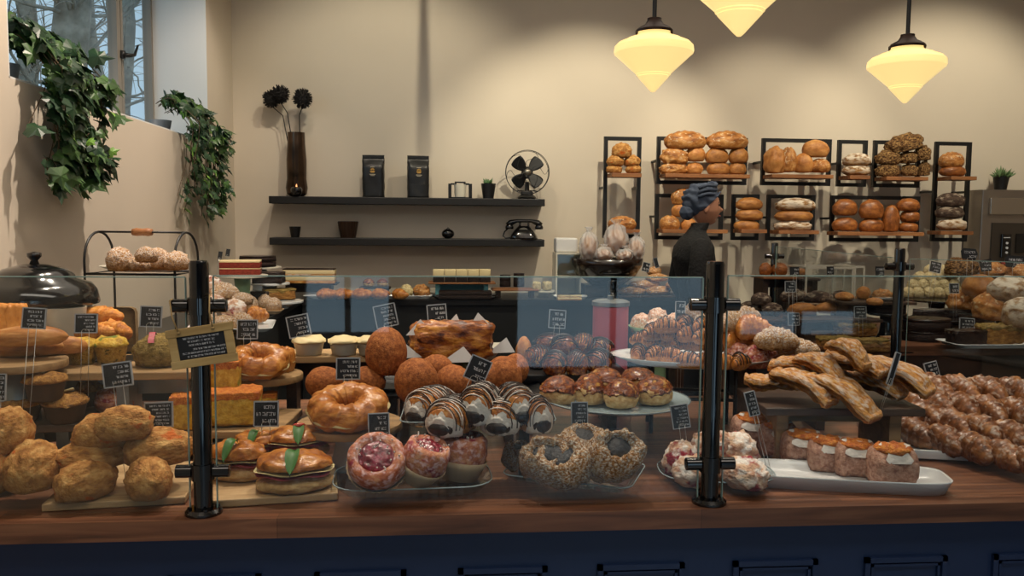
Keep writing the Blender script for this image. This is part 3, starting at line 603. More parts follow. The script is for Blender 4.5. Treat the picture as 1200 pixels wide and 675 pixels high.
isl = thing('island_counter', 'wood edged display counter in front of the steel proofer, loaded with cakes and loaves', 'counter')
IZ = .95
bm = new(); prism(bm, [(1.55, 3.70), (4.4, 3.70), (4.4, 4.84), (1.55, 4.84)], IZ-.045, IZ); obj('worktop', bm, K['butcher'], isl)
bm = new(); prism(bm, [(1.58, 3.74), (4.4, 3.74), (4.4, 4.82), (1.58, 4.82)], 0, IZ-.045); obj('counter_body', bm, K['darkfront'], isl)
bm = new(); prism(bm, [(1.62, 2.885), (1.94, 2.885), (1.94, 3.695), (1.62, 3.695)], 0, ZC)
tag(obj('return_counter', bm, K['darkfront']), 'narrow dark counter linking the long counter to the island', 'counter')
# floating wall shelves
for z, lab in ((1.643, 'upper black floating wall shelf holding the fan and coffee bags'), (1.362, 'lower black floating wall shelf holding the telephone')):
    bm = new(); box(bm, (-.208, 5.9, z), (1.88, .2, .05), None, .004); tag(obj('wall_shelf', bm, K['blackwood']), lab, 'shelf')
SH1, SH2 = 1.668, 1.387
# glass guard
def guard_post(x, y, zb, zt_, label, cl, sc=1.0):
    t = thing('guard_post', label, 'post', (x, y, zb)); H = zt_-zb
    bm = new(); lathe(bm, [(0, 0), (.038, 0), (.038, .006), (.032, .012), (0, .012)], 28)
    for k in range(4): lathe(bm, [(0, .012), (.005, .012), (.005, .016), (0, .017)], 8, (.028*cos(k*pi/2+.4), .028*sin(k*pi/2+.4), 0))
    obj('base_flange', bm, K['blackgloss'], t, auto=True)
    bm = new(); lathe(bm, [(0, .01), (.0195, .01), (.0195, H-.006), (.017, H), (0, H)], 28); obj('pole', bm, K['blackgloss'], t, auto=True)
    for z in cl:
        bm = new(); z -= zb
        tube(bm, [(-.055, 0, z), (-.054, 0, z), (-.022, 0, z)], [.010, .014, .014], 18); tube(bm, [(.022, 0, z), (.054, 0, z), (.055, 0, z)], [.014, .014, .010], 18)
        lathe(bm, [(.0196, -.017), (.024, -.017), (.024, .017), (.0196, .017)], 24, (0, 0, z)); obj('glass_clamp', bm, K['blackgloss'], t, auto=True)
    return t
GY = 1.765
guard_post(-.492, GY, ZC, 1.431, 'thick black guard post with the hanging wooden sign on it', (1.338, .99))
guard_post(.597, GY, ZC, 1.435, 'thick black guard post before the berry scones, carrying no sign', (1.341, .988))
guard_post(1.78, 3.1, ZC, 1.425, 'thin black guard post behind the flaky strips, near the cream puffs', (1.355,))
guard_post(1.896, 4.6, IZ, 1.405, 'small distant black guard post beneath the framed bread shelves', (1.33,))
def pane(a, b_, z0, z1, label):
    a = Vector((a[0], a[1], 0)); b_ = Vector((b_[0], b_[1], 0)); L = (b_-a).length; ang = math.atan2(b_.y-a.y, b_.x-a.x)
    t = thing('sneeze_guard', label, 'glass guard', ((a+b_)/2+Vector((0, 0, z0))), ang)
    bm = new(); box(bm, (0, 0, (z1-z0)/2), (L, .008, z1-z0)); obj('glass_pane', bm, K['glass'], t)
    bm = new(); box(bm, (0, 0, z1-z0+.0012), (L, .0085, .0022)); 
    for s in (-1, 1): box(bm, (s*(L/2+.0008), 0, (z1-z0)/2), (.0016, .0085, z1-z0))
    obj('polished_edge', bm, K['gedge'], t)
pane((-1.40, GY), (-.52, GY), ZC+.004, 1.396, 'clear glass guard panel before the scones, ending at the sign post')
pane((-.463, GY), (.569, GY), ZC+.004, 1.399, 'widest clear glass guard panel, between the two thick black posts')
pane((.626, GY), (2.0, GY), ZC+.004, 1.403, 'clear glass guard panel in front of the braided pastries')
pane((1.785, 3.14), (1.89, 4.56), IZ+.01, 1.385, 'distant glass guard panel between the two slim posts')
pane((1.80, 3.06), (2.35, 2.60), ZC+.004, 1.385, 'glass guard panel angled from the thin post toward the long counter')
# stands, boards, trays
def stand_round(px, py, Y, w, label, mat='greywood', foot='galv', t=.018, ped=None, name='cake_stand', cat='stand', dish=False, base=ZC, dz=0):
    p = P(px, py, Y=Y); p.z += dz; r = w*dist(p)/FPX/2; o = thing(name, label, cat, (p.x, p.y, base)); h = p.z-base
    bm = new()
    if dish: lathe(bm, [(0, h-t), (r*.7, h-t), (r*.97, h+.006), (r, h+.011), (r*.96, h+.010), (r*.7, h-.002), (0, h-.002)], 56)
    else: lathe(bm, [(0, h-t), (r*.99, h-t), (r, h-t+.002), (r, h-.002), (r*.99, h), (0, h)], 56)
    obj('plate', bm, K[mat], o, auto=not dish, smooth=dish)
    q = ped or min(r*.42, .05)
    bm = new(); hb = h-t
    if hb > .02:
        lathe(bm, [(0, 0), (q*1.25, 0), (q*1.25, .006), (q*.95, .03 if hb > .06 else hb*.4), (q*.8, hb*.6), (q*.9, hb-.001), (0, hb-.001)], 32)
        obj('pedestal', bm, K[foot], o, smooth=True)
    return p.z, p
def slab(px, py, Y, w, d, label, mat='board', rz=0, t=.02, name='serving_board', cat='board', riser='darkwood', base=ZC, z=None, rim=0):
    p = P(px, py, Y=Y) if z is None else P(px, py, Z=z)
    if z is not None: p.x += (1.785+d/2+.018-p.y)*p.x/p.y; p.y = 1.785+d/2+.018
    dc = dist(p); W = w*dc/FPX; h = p.z-base; o = thing(name, label, cat, (p.x, p.y, base), radians(rz))
    bm = new(); box(bm, (0, 0, h-t/2), (W, d, t), None, .003); obj('board', bm, K[mat], o)
    if h-t > .02:
        bm = new(); hh = h-t
        for s in (-1, 1): box(bm, (s*W*.36, 0, hh/2-.0005), (.03, d*.7, hh-.001))
        box(bm, (0, d*.2, hh-.03), (W*.72, .02, min(.05, hh))) if hh > .06 else None
        obj('riser', bm, K[riser], o)
    return p.z, p
def tray(px, py, w, d, label, mat='white', rz=0, z=.905, name='serving_tray', cat='tray', h=.016, t=.004, base=ZC, Y=None, legs=True, rc=.03, footmat='darkwood'):
    p = P(px, py, Z=z) if Y is None else P(px, py, Y=Y); W = w*dist(p)/FPX
    z = p.z; o = thing(name, label, cat, (p.x, p.y, z), radians(rz)); bm = new()
    def rr(W_, D_, zz, rc_): 
        pts = []
        for cx_, cy_, a0 in ((1, 1, 0), (-1, 1, 90), (-1, -1, 180), (1, -1, 270)):
            for k in range(6):
                a = radians(a0+k*18); pts.append((cx_*(W_/2-rc_)+rc_*cos(a), cy_*(D_/2-rc_)+rc_*sin(a), zz))
        return [bm.verts.new(q) for q in pts]
    R = [rr(W*.86, d*.86, -t, rc*.8), rr(W, d, h-t*.5, rc), rr(W*.985, d*.985, h, rc), rr(W*.86, d*.86, 0, rc*.8)]
    for A, B in zip(R, R[1:]):
        for k in range(24): bm.faces.new((A[k], A[(k+1) % 24], B[(k+1) % 24], B[k]))
    bm.faces.new(R[0][::-1]); bm.faces.new(R[3])
    obj('tray_dish', bm, K[mat], o, auto=True)
    if mat == 'dish':
        bm = new(); pts = [((W/2-rc)*cx_+rc*cos(radians(a0+k*18)), (d/2-rc)*cy_+rc*sin(radians(a0+k*18)), h) for cx_, cy_, a0 in ((1, 1, 0), (-1, 1, 90), (-1, -1, 180), (1, -1, 270)) for k in range(6)]
        tube(bm, pts, .0016, 6, True); obj('rim', bm, K['dishrim'], o, smooth=True)
    if z-base > .03 and legs:
        bm = new(); hh = z-base-t
        for sx in (-1, 1): box(bm, (sx*W*.3, 0, -t-hh/2), (.025, d*.6, hh-.001))
        obj('riser', bm, K[footmat], o)
    return z, p
def scribble(bm, w, h, lines, y, seed, align='right', fill=.85):
    rnd = random.Random(seed); lh = h/(lines+.3)
    for i in range(lines):
        zc_ = h/2-lh*(i+.65); L = w*fill*rnd.uniform(.45, 1); x = (w*fill/2-L) if align == 'right' else -L/2; end = x+L; ch = lh*.55
        while x < end:
            nw = rnd.randint(2, 6)
            for k in range(nw):
                if x > end: break
                g = rnd.randint(0, 4); cw = ch*.42; st = ch*.14
                if g in (0, 1, 3): box(bm, (x, y, zc_), (st, .0006, ch*(1 if g else .75)))
                if g in (1, 2, 4): box(bm, (x+cw*.4, y, zc_+ch*.35), (cw, .0006, st))
                if g in (0, 2, 3): box(bm, (x+cw*.4, y, zc_-ch*.35), (cw, .0006, st))
                if g in (0, 4): box(bm, (x+cw*.8, y, zc_), (st, .0006, ch*.8))
                if g == 3: box(bm, (x+cw*.4, y, zc_), (cw, .0006, st))
                x += cw*1.35
            x += cw*.9
def card(px, py, w, h, rot, Y, label, lines=4, border='silver', wire=.05, rz=0, shape=None, group=None, name='price_card'):
    p = P(px, py, Y=Y); d = dist(p); W = w*d/FPX; H = h*d/FPX; o = thing(name, label, 'sign', p, radians(rz)); o.rotation_euler = (radians(-8), radians(rot), radians(rz))
    if wire > .5: wire = max(.02, p.z-H/2-wire+.004)
    bm = new(); b_ = max(.0022, W*.05)
    if shape: pts = [(W/2*a, H/2*c) for a, c in shape]; 
    else: pts = None
    if pts:
        a_ = [bm.verts.new((x_, -.0015, z_)) for x_, z_ in pts]; c_ = [bm.verts.new((x_, .0015, z_)) for x_, z_ in pts]; bm.faces.new(a_); bm.faces.new(c_[::-1])
        for k in range(len(pts)): bm.faces.new((a_[k], c_[k], c_[(k+1) % len(pts)], a_[(k+1) % len(pts)]))
    else: box(bm, (0, 0, 0), (W-b_, .003, H-b_))
    obj('chalkboard', bm, K['slate'], o)
    if border and not pts:
        bm = new()
        for s in (-1, 1): box(bm, (s*(W-b_)/2, 0, 0), (b_, .0046, H)); box(bm, (0, 0, s*(H-b_)/2), (W, .0046, b_))
        obj('card_border', bm, K[border], o)
    if lines: bm = new(); scribble(bm, W-2.4*b_, H-2.4*b_, lines, -.0019, int(px*7+py)); obj('chalk_writing', bm, K['chalk'], o)
    if wire: WIRES.append((o, W, H, wire))
    return o
WIRES = []
def add_wires():
    bpy.context.view_layer.update(); dg = bpy.context.evaluated_depsgraph_get()
    for o, W, H, wire in WIRES:
        mw = o.matrix_world; a_ = mw @ Vector((0, .002, -H/2-.004)); dn = (mw.to_3x3() @ Vector((0, 0, -1))).normalized()
        hit, loc, *_ = S.ray_cast(dg, a_, dn, distance=.4); wire = min(.34, (loc-a_).length+.012) if hit else wire
        bm = new(); q = W*.16; r = .0007
        tube(bm, [(-q, -.004, -H/2+H*.12), (-q, .001, -H/2-wire)], r, 6); tube(bm, [(q, -.004, -H/2+H*.12), (q, .001, -H/2-wire)], r, 6)
        tube(bm, [(-q, -.004, -H/2+H*.12), (-q*.6, -.004, -H/2+H*.2), (q*.6, -.004, -H/2+H*.2), (q, -.004, -H/2+H*.12)], r, 6)
        obj('wire_clip', bm, K['wire'], o, smooth=True)
#@@PART3
# ---------------------------------------------------------------- pendant lamps
K['opal'] = emit('opal_glass', 'ffe094', .88); K['bronze'] = flat('dark_bronze', '2a1a12', .35, .6)
def pendant(px, py, label):
    tip = P(px, py, Z=2.03); t = thing('pendant_lamp', label, 'lamp', (tip.x, tip.y, 0), 0, None); z = 2.03; R = .156
    bm = new(); lathe(bm, [(0, z), (.006, z+.001), (.014, z+.008), (R*.39, z+.060), (R*.385, z+.0625), (R*.43, z+.067), (R*.425, z+.070), (R*.95, z+.145), (R*.985, z+.149), (R, z+.158), (R*.985, z+.176), (R*.9, z+.19), (R*.7, z+.203), (R*.68, z+.206), (R*.46, z+.217), (R*.4, z+.228), (R*.4, z+.24), (0, z+.24)], 56)
    obj('glass_shade', bm, K['opal'], t, auto=True)
    bm = new(); lathe(bm, [(R*.47, z+.228), (R*.47, z+.238), (R*.42, z+.246), (R*.24, z+.262), (R*.18, z+.277), (R*.18, z+.285), (R*.09, z+.288), (0, z+.288)], 32); obj('lamp_cap', bm, K['bronze'], t, auto=True)
    bm = new(); lathe(bm, [(0, z+.28), (.0085, z+.28), (.0085, CZ-.02), (.05, CZ-.02), (.06, CZ-.001), (0, CZ-.001)], 16); obj('rod', bm, K['black'], t, auto=True)
pendant(765, 108, 'cone-shaped opal pendant lamp hanging above the bread shelf with two loaf stacks')
pendant(1060, 121, 'cone-shaped opal pendant lamp hanging above the dark seeded loaves')
pendant(866, 43, 'cone-shaped opal pendant lamp between the other two, closest to the ceiling edge')
# ---------------------------------------------------------------- ivy
def ivy_leaf(bm, c, d, up, s, rnd):
    n_ = up; x = d.cross(n_).normalized(); d = d.normalized(); pts = [(0, -.05), (.32, -.1), (.5, .12), (.3, .3), (.36, .55), (.14, .62), (0, 1), (-.14, .62), (-.36, .55), (-.3, .3), (-.5, .12), (-.32, -.1)]
    cv = bm.verts.new(c+d*(.35*s)+n_*(.09*s)); V = [bm.verts.new(c+x*(a*s)+d*(b_*s)+n_*(-.12*s*abs(a)-.1*s*max(0, b_-.5))) for a, b_ in pts]
    for k in range(12): bm.faces.new((cv, V[k], V[(k+1) % 12]))
def ivy(label, ya, yb, zlo, n_vines, nleaf, ls, seed, potyz, spread, xo):
    rnd = random.Random(seed); t = thing('hanging_ivy', label, 'plant', (WX-.1, (ya+yb)/2, zs+.006))
    org = t.location.copy(); b1, b2, b3, bs = new(), new(), new(), new(); yc = (ya+yb)/2; k_ = 0
    for v in range(n_vines):
        f = (v+.5)/n_vines; y = ya+(yb-ya)*f+rnd.uniform(-.03, .03); L = (zs-zlo)*rnd.uniform(.55, 1.0)*(1-.3*abs(f-.5)); out = rnd.uniform(.03, xo)
        pts = []
        st = Vector((WX-.14, yc+(y-yc)*.4, zs+.13+rnd.uniform(0, .08)))
        edge = Vector((WX+out*.8, y, zs+.05+rnd.uniform(0, .06)))
        for j in range(5): pts.append(st.lerp(edge, j/5)+Vector((0, 0, .06*sin(pi*j/5))))
        m_ = max(6, int(L/.035)); drift = rnd.uniform(-spread, spread)
        for j in range(m_):
            q = j/m_; pts.append(Vector((WX+out*(1-.4*q)+.015, y+drift*q*q+.02*sin(j*.8+v), zs+.05-L*q)))
        if rnd.random() < .35:
            for j in range(5): pts.append(pts[-1]+Vector((.008, .035*(1 if drift > 0 else -1), .012*j-.02)))
        tube(bs, [p-org for p in pts], .0022, 5, caps=False)
        k = 0
        for p in pts[1:]:
            for _ in range(nleaf+(1 if p.z > zs-.02 else 0)):
                if rnd.random() < .62 or p.z > zs-.05:
                    d = Vector((rnd.uniform(.0, .7), rnd.uniform(-1, 1), rnd.uniform(-1.3, .1))).normalized(); n_ = Vector((rnd.uniform(.4, 1.4), rnd.uniform(-.9, .5), rnd.uniform(0, 1.1))).normalized()
                    n_ = (n_-d*n_.dot(d)).normalized(); s = ls*rnd.uniform(.6, 1.2); o_ = Vector((rnd.uniform(.0, .05), rnd.uniform(-.03, .03), rnd.uniform(-.02, .02)))
                    tgt = b3 if (rnd.random() < .05) else (b1 if rnd.random() < .45 else b2); c = p+o_; c.x = max(c.x, WX+.012+.5*s if c.z < zs+.01 else -9); ivy_leaf(tgt, c-org, d, n_, s, rnd)
    obj('dark_leaves', b2, K['leaf2'], t); o1 = obj('green_leaves', b1, K['leaf'], t); obj('young_leaves', b3, K['leaf3'], t); obj('stems', bs, K['stem'], t, smooth=True)
    bm = new(); lathe(bm, [(0, 0), (.045, 0), (.06, .08), (.062, .085), (.055, .085), (.05, .07), (0, .07)], 28, (-.06, 0, 0)); obj('plant_pot', bm, flat('pot_grey', '8c9094', .6), t, auto=True)
ivy('large leafy ivy hanging from the window sill down the wall, above the dark domed cover', P(14, 100, X=WX).y+.05, P(86, 110, X=WX).y, P(80, 250, X=WX).z, 17, 2, .074, 5, 0, .11, .14)
ivy('smaller dense ivy hanging from the window sill beside the corner of the room', P(205, 150, X=WX).y-.08, P(250, 160, X=WX).y-.16, P(262, 275, X=WX).z, 17, 2, .062, 11, 0, .2, .14)
# ---------------------------------------------------------------- things on the wall shelves
YS = 5.89
def sx(px, z=SH1): return P(px, 235 if z > 1.5 else 282, Y=YS).x
K['vase'] = flat('mercury_glass_vase', '4a3a2e', .16, .75, nz=.7, ns=9); K['head'] = flat('dark_allium', '15110f', .9)
v_ = tag(obj('flower_vase', (lambda b_: (lathe(b_, [(0, 0), (.045, 0), (.068, .02), (.074, .06), (.066, .12), (.068, .25), (.06, .36), (.058, .435), (.052, .435), (.055, .36), (.05, .2), (0, .2)], 40), b_)[1])(new()), K['vase'], None, (sx(348), YS, SH1), auto=True), 'tall smoky metallic vase at the window end of the upper shelf', 'vase')
for k, (px, py, r) in enumerate(((318, 116, .058), (329, 111, .062), (355.5, 116.5, .066))):
    h = P(px, py, Y=YS); t = thing('dried_flower', ['black round dried flower in the vase, outermost toward the window', 'black round dried flower in the vase, middle one of three', 'black round dried flower in the vase, standing alone toward the coffee bags'][k], 'flower', (h.x, h.y-.02*k, h.z))
    bm = new(); rnd = random.Random(k); ico(bm, 3, lambda v: v*r*.8)
    for q in range(240):
        d = Vector((rnd.gauss(0, 1), rnd.gauss(0, 1), rnd.gauss(0, 1))).normalized(); tube(bm, [d*r*.7, d*r*rnd.uniform(.98, 1.12)], [.0035, .002], 4)
    obj('flower_head', bm, K['head'], t)
    vx = sx(348)-h.x; bm = new(); tube(bm, [(0, 0, -r*.8), (vx*.45, .01, (SH1+.44-h.z)*.5), (vx*(.9)+(k-1)*.02, .02*k, SH1+.25-h.z)], .0035, 6); obj('stem', bm, K['head'], t, smooth=True)
K['flame'] = emit('candle_glow', 'ffb070', 1.2)
t = thing('tealight_holder', 'small dark glass tealight holder glowing in front of the tall vase', 'candle', (sx(349)+.005, YS-.078+.0, SH1))
bm = new(); lathe(bm, [(0, 0), (.022, 0), (.036, .02), (.04, .045), (.034, .062), (.03, .062), (.034, .045), (.02, .01), (0, .01)], 28); obj('holder', bm, K['blackgloss'], t, smooth=True)
bm = new(); lathe(bm, [(0, .045), (.026, .045), (.026, .058), (.006, .06), (.004, .075), (0, .085)], 16); obj('candle', bm, K['flame'], t, smooth=True)
K['bag'] = flat('matte_black_foil', '121315', .4, nz=.1, bump=.3, ns=6); K['gold'] = flat('gold_print', 'd0a24e', .4); K['pale'] = flat('pale_print', 'b9ae98', .6)
def coffee(px, label, seed):
    t = thing('coffee_bag', label, 'bag', (sx(px), YS-.02, SH1), radians(random.Random(seed).uniform(-6, 10))); w = .074; d = .042; H = .29
    def f(u, v):
        a = v*2*pi; z = u; k = 1-.25*max(0, z-.8)/.2; dd = d*(1 if z < .72 else max(.05, 1-(z-.72)/.2)); e = 5
        q = (abs(cos(a))**e+abs(sin(a))**e)**(-1/e); x = w*cos(a)*q*(1 if z < .8 else 1.02); y = dd*sin(a)*q; n_ = .003*fbm(Vector((x*20, y*20, z*5)), 1, seed)
        return Vector((x+n_, y+n_, H*z))
    bm = new(); V = grid(bm, 24, 36, f, False, True); bm.faces.new(V[0][::-1]); bm.faces.new(V[-1]); obj('bag', bm, K['bag'], t, smooth=True)
    bm = new(); box(bm, (0, -.0045, H-.012), (w*1.98, .006, .016)); obj('folded_top', bm, K['bag'], t)
    bm = new(); y = -.0435; lathe_pts = [(0, .0), (.014, 0)]
    for k in range(5): a = radians(30+k*30); tube(bm, [(.006*cos(a), y-.001, .182+.006*sin(a)), (.017*cos(a), y-.001, .182+.017*sin(a))], .0022, 5)
    box(bm, (0, y-.0005, .176), (.032, .002, .007)); box(bm, (0, y-.0005, .168), (.024, .002, .003)); obj('gold_emblem', bm, K['gold'], t)
    bm = new(); box(bm, (0, y-.0002, .205), (.03, .0016, .004)); box(bm, (0, y-.0002, .155), (.04, .0016, .004)); box(bm, (0, y-.0002, .147), (.028, .0016, .003)); obj('print_lines', bm, K['pale'], t)
coffee(438, 'black coffee bag with gold emblem, the one closer to the vase', 1); coffee(490, 'black coffee bag with gold emblem, the one closer to the white cup', 2)
t = thing('candle_lantern', 'white cup held in a small black frame on the upper shelf', 'candle holder', (sx(539), YS-.03, SH1)); bm = new()
for s in (-1, 1):
    box(bm, (s*.071, 0, .05), (.022, .07, .1)); box(bm, (s*.045, 0, .098), (.04, .02, .012))
box(bm, (0, 0, .004), (.16, .07, .008)); box(bm, (0, 0, .11), (.075, .02, .01)); obj('holder_frame', bm, K['black'], t)
bm = new(); lathe(bm, [(0, .009), (.038, .009), (.042, .095), (.038, .095), (.034, .02), (0, .02)], 30); obj('cup', bm, K['cream'], t, auto=True)
def plantpot(px, z, y, r, h, label, leaves, seed, leafm, spiky, mat):
    t = thing('potted_succulent', label, 'plant', (px, y, z)); bm = new(); lathe(bm, [(0, 0), (r*.72, 0), (r, h), (r*.9, h), (r*.85, h*.85), (0, h*.85)], 28); obj('pot', bm, mat, t, auto=True)
    bm = new(); rnd = random.Random(seed)
    for k in range(leaves):
        a = rnd.uniform(0, 6.28); e = rnd.uniform(.3, 1.4); d = Vector((cos(a)*cos(e), sin(a)*cos(e), sin(e))); L = spiky*rnd.uniform(.7, 1.1)
        tube(bm, [Vector((0, 0, h*.85))+d*.01, Vector((0, 0, h*.85))+d*L*.5+Vector((cos(a), sin(a), 0))*L*.18, Vector((0, 0, h*.85))+d*L+Vector((cos(a), sin(a), .3))*L*.25], [.006, .009, .001], 6)
    obj('succulent_leaves', bm, leafm, t, smooth=True)
K['succ'] = flat('succulent', '5f7a4e', .5, nz=.3)
plantpot(sx(572), SH1, YS-.02, .052, .105, 'small succulent in a dark pot on the upper wall shelf', 26, 3, flat('succ_dark', '4a6a40', .6), .05, K['bag'])
# desk fan
t = thing('desk_fan', 'vintage black desk fan with four blades in a wire cage', 'fan', (sx(617), YS-.03, SH1), radians(-4)); R = .152; hz_ = .185
bm = new(); lathe(bm, [(0, 0), (.062, 0), (.066, .012), (.05, .028), (.03, .036), (.018, .06), (.014, .12), (0, .12)], 32, (0, .02, 0)); box(bm, (0, .02, .04), (.085, .07, .035), None, .008); obj('base', bm, K['black'], t, auto=True)
bm = new(); lathe(bm, [(0, -.04), (.03, -.038), (.042, -.02), (.042, .02), (.03, .04), (0, .045)], 28)
for v in bm.verts: v.co = Vector((v.co.x, .035+v.co.z, hz_+v.co.y))
obj('motor_housing', bm, K['black'], t, smooth=True)
for k in range(4):
    a = radians(45+k*90); bm = new()
    def f(u, v, a=a):
        rr = .018+u*.108; w_ = .012+.034*sin(min(1, u*1.08)*pi*.62)**1.0*(1 if u < .86 else sqrt(max(0, 1-((u-.86)/.14)**2))); s = (v-.5)*2*w_
        return Vector((rr*cos(a)-s*sin(a), -.03+s*.35, hz_+rr*sin(a)+s*cos(a)))
    grid(bm, 16, 8, f); o = obj('blade', bm, K['black'], t, smooth=True); md = o.modifiers.new('s', 'SOLIDIFY'); md.thickness = .0015
bm = new(); lathe(bm, [(0, -.02), (.02, -.018), (.026, 0), (0, 0)], 24)
for v in bm.verts: v.co = Vector((v.co.x, -.045+v.co.z, hz_+v.co.y))
obj('hub', bm, flat('brass_badge', '8a8478', .3, .8), t, smooth=True)
bm = new(); circ = lambda r, y: [(r*cos(2*pi*k/40), y, hz_+r*sin(2*pi*k/40)) for k in range(40)]
tube(bm, circ(R, -.03), .0028, 6, True); tube(bm, circ(R*.98, .015), .002, 6, True); tube(bm, circ(.03, -.058), .002, 6, True)
for k in range(6):
    a0 = k*pi/3+.3
    tube(bm, [((.03+q*(R-.03))*cos(a0+.42*sin(q*2*pi)), -.058+.028*q*q, hz_+(.03+q*(R-.03))*sin(a0+.42*sin(q*2*pi))) for q in [i/12 for i in range(13)]], .0017, 5)
tube(bm, [(-R*.5, .0, hz_-R*.85), (-.02, .02, .06)], .004, 6); tube(bm, [(R*.5, .0, hz_-R*.85), (.02, .02, .06)], .004, 6); obj('wire_cage', bm, K['black'], t, smooth=True)
# lower shelf
K['bronzecup'] = flat('bronze_cup', '3b2a20', .3, .5)
bm = new(); lathe(bm, [(0, 0), (.028, 0), (.04, .075), (.034, .075), (.026, .01), (0, .01)], 24); tag(obj('small_cup', bm, K['black'], None, (sx(346, 1.4), YS, SH2), auto=True), 'small plain black cup at the window end of the lower shelf', 'cup')
bm = new(); lathe(bm, [(0, 0), (.05, 0), (.068, .11), (.064, .115), (.058, .11), (.045, .012), (0, .012)], 48, flute=.05); tag(obj('candle_cup', bm, K['bronzecup'], None, (sx(408, 1.4), YS, SH2), auto=True), 'ribbed bronze glass cup on the lower shelf', 'cup')
bm = new(); ico(bm, 3, lambda v: Vector((v.x*.045, v.y*.045, .034+v.z*.034+.003*fbm(v, 3)))); tube(bm, [(-.012, 0, .064), (0, 0, .076), (.012, 0, .064)], .004, 6); tag(obj('round_ornament', bm, K['blackgloss'], None, (sx(525, 1.4), YS, SH2), smooth=True), 'round black ornament alone on the lower shelf', 'ornament')
t = thing('rotary_telephone', 'old black rotary telephone at the end of the lower shelf', 'telephone', (sx(614, 1.4), YS-.01, SH2), radians(-12))
bm = new(); b_ = .09
def f(u, v):
    a = v*2*pi; k = [1, 1, .93, .7, .5, .42][int(round(u*5))]; z = [0, .012, .03, .06, .085, .092][int(round(u*5))]; q = (abs(cos(a))**4+abs(sin(a))**4)**-.25
    return Vector((.1*k*cos(a)*q*.95, .075*k*sin(a)*q-.012*(k > .6), z))
V = grid(bm, 6, 40, f, False, True); bm.faces.new(V[0][::-1]); bm.faces.new(V[-1])
for s in (-1, 1): box(bm, (s*.03, 0, .1), (.012, .03, .03))
obj('body', bm, K['blackgloss'], t, smooth=True)
bm = new(); pts = [(-.115, 0, .095), (-.095, 0, .115), (-.05, 0, .128), (.05, 0, .128), (.095, 0, .115), (.115, 0, .095)]; tube(bm, pts, [.024, .022, .012, .012, .022, .024], 14)
for s in (-1, 1): lathe(bm, [(0, .07), (.028, .07), (.03, .085), (.02, .105), (0, .11)], 20, (s*.105, 0, 0))
obj('handset', bm, K['blackgloss'], t, smooth=True)
bm = new(); lathe(bm, [(0, 0), (.04, 0), (.038, .006), (0, .008)], 28)
for v in bm.verts: v.co = Vector((v.co.x, -.062-v.co.z*.8+v.co.y*.5, .05+v.co.y*.8))
obj('dial', bm, flat('dial_plate', '6d6a64', .35, .5), t, smooth=True)
bm = new(); tube(bm, [(-.115, .0, .075), (-.14, 0, .05), (-.15, 0, .02), (-.13, -.01, .006), (-.09, .0, .01)], .005, 8); obj('cord', bm, K['black'], t, smooth=True)
# ---------------------------------------------------------------- framed bread shelves on the back wall
YF = 5.82
def wz(py, px=950): return P(px, py, Y=YF).z
def bread_frame(x0, x1, y0, y1, shelves, label):
    a = P(x0, y0, Y=YF); b_ = P(x1, y1, Y=YF); t = thing('bread_shelf', label, 'shelf', ((a.x+b_.x)/2, YF, b_.z)); W = b_.x-a.x; H = a.z-b_.z; q = .026; bm = new()
    for s in (-1, 1): box(bm, (s*(W-q)/2, 0, H/2), (q, q, H))
    for z in (q/2, H-q/2): box(bm, (0, 0, z), (W-2*q+.0005, q*.999, q))
    for s in (-1, 1): box(bm, (s*(W-q)/2, (6.0-YF)/2+q/2-.001, H*.5), (q*.6, 6.0-YF-q, q*.6))
    obj('steel_frame', bm, K['black'], t)
    for py, sx0, sx1 in shelves:
        p = P((x0+x1)/2, py, Y=YF-.18); z = p.z-b_.z; bm = new(); box(bm, (((P(sx0, py, Y=YF-.03).x+P(sx1, py, Y=YF-.18).x)/2)-t.location.x, -.095, z), (P(sx1, py, Y=YF-.18).x-P(sx0, py, Y=YF-.03).x, .17, .026), None, .002)
        obj('shelf_plank', bm, K['oak'], t)
FR = [((708, 749, 160, 279), [(205, 712, 752), (271, 712, 750)], 'tall narrow framed bread shelf closest to the fan'),
      ((770, 874, 160, 217), [(206, 773, 879)], 'wide framed bread shelf carrying two tall stacks of big loaves'),
      ((893, 972, 162, 218), [(206.5, 895, 977)], 'framed bread shelf carrying round golden twisted loaves'),
      ((982, 1014, 164, 219), [(207.5, 984, 1020)], 'small square framed shelf with two floured loaves'),
      ((1024, 1076, 164.5, 220), [(209, 1026, 1088)], 'framed bread shelf under the heap of dark seeded loaves'),
      ((1096, 1132, 166, 283), [(208.5, 1100, 1145), (273, 1088, 1141)], 'tall framed bread shelf closest to the steel proofer'),
      ((768, 846, 227, 281), [(271, 770, 853)], 'lower framed bread shelf behind the woman'),
      ((858, 888, 227.5, 281.5), [(271, 860, 899)], 'narrow lower framed shelf with a stack of three brown loaves'),
      ((899, 953, 228, 282), [(272, 903, 960)], 'lower framed shelf with three flat floured loaves stacked'),
      ((974, 1075, 229, 283.5), [(274, 970, 1083)], 'widest lower framed shelf with rolls and stacked buns')]
for a, s_, lb in FR: bread_frame(*a, s_, lb)
YB = 5.725
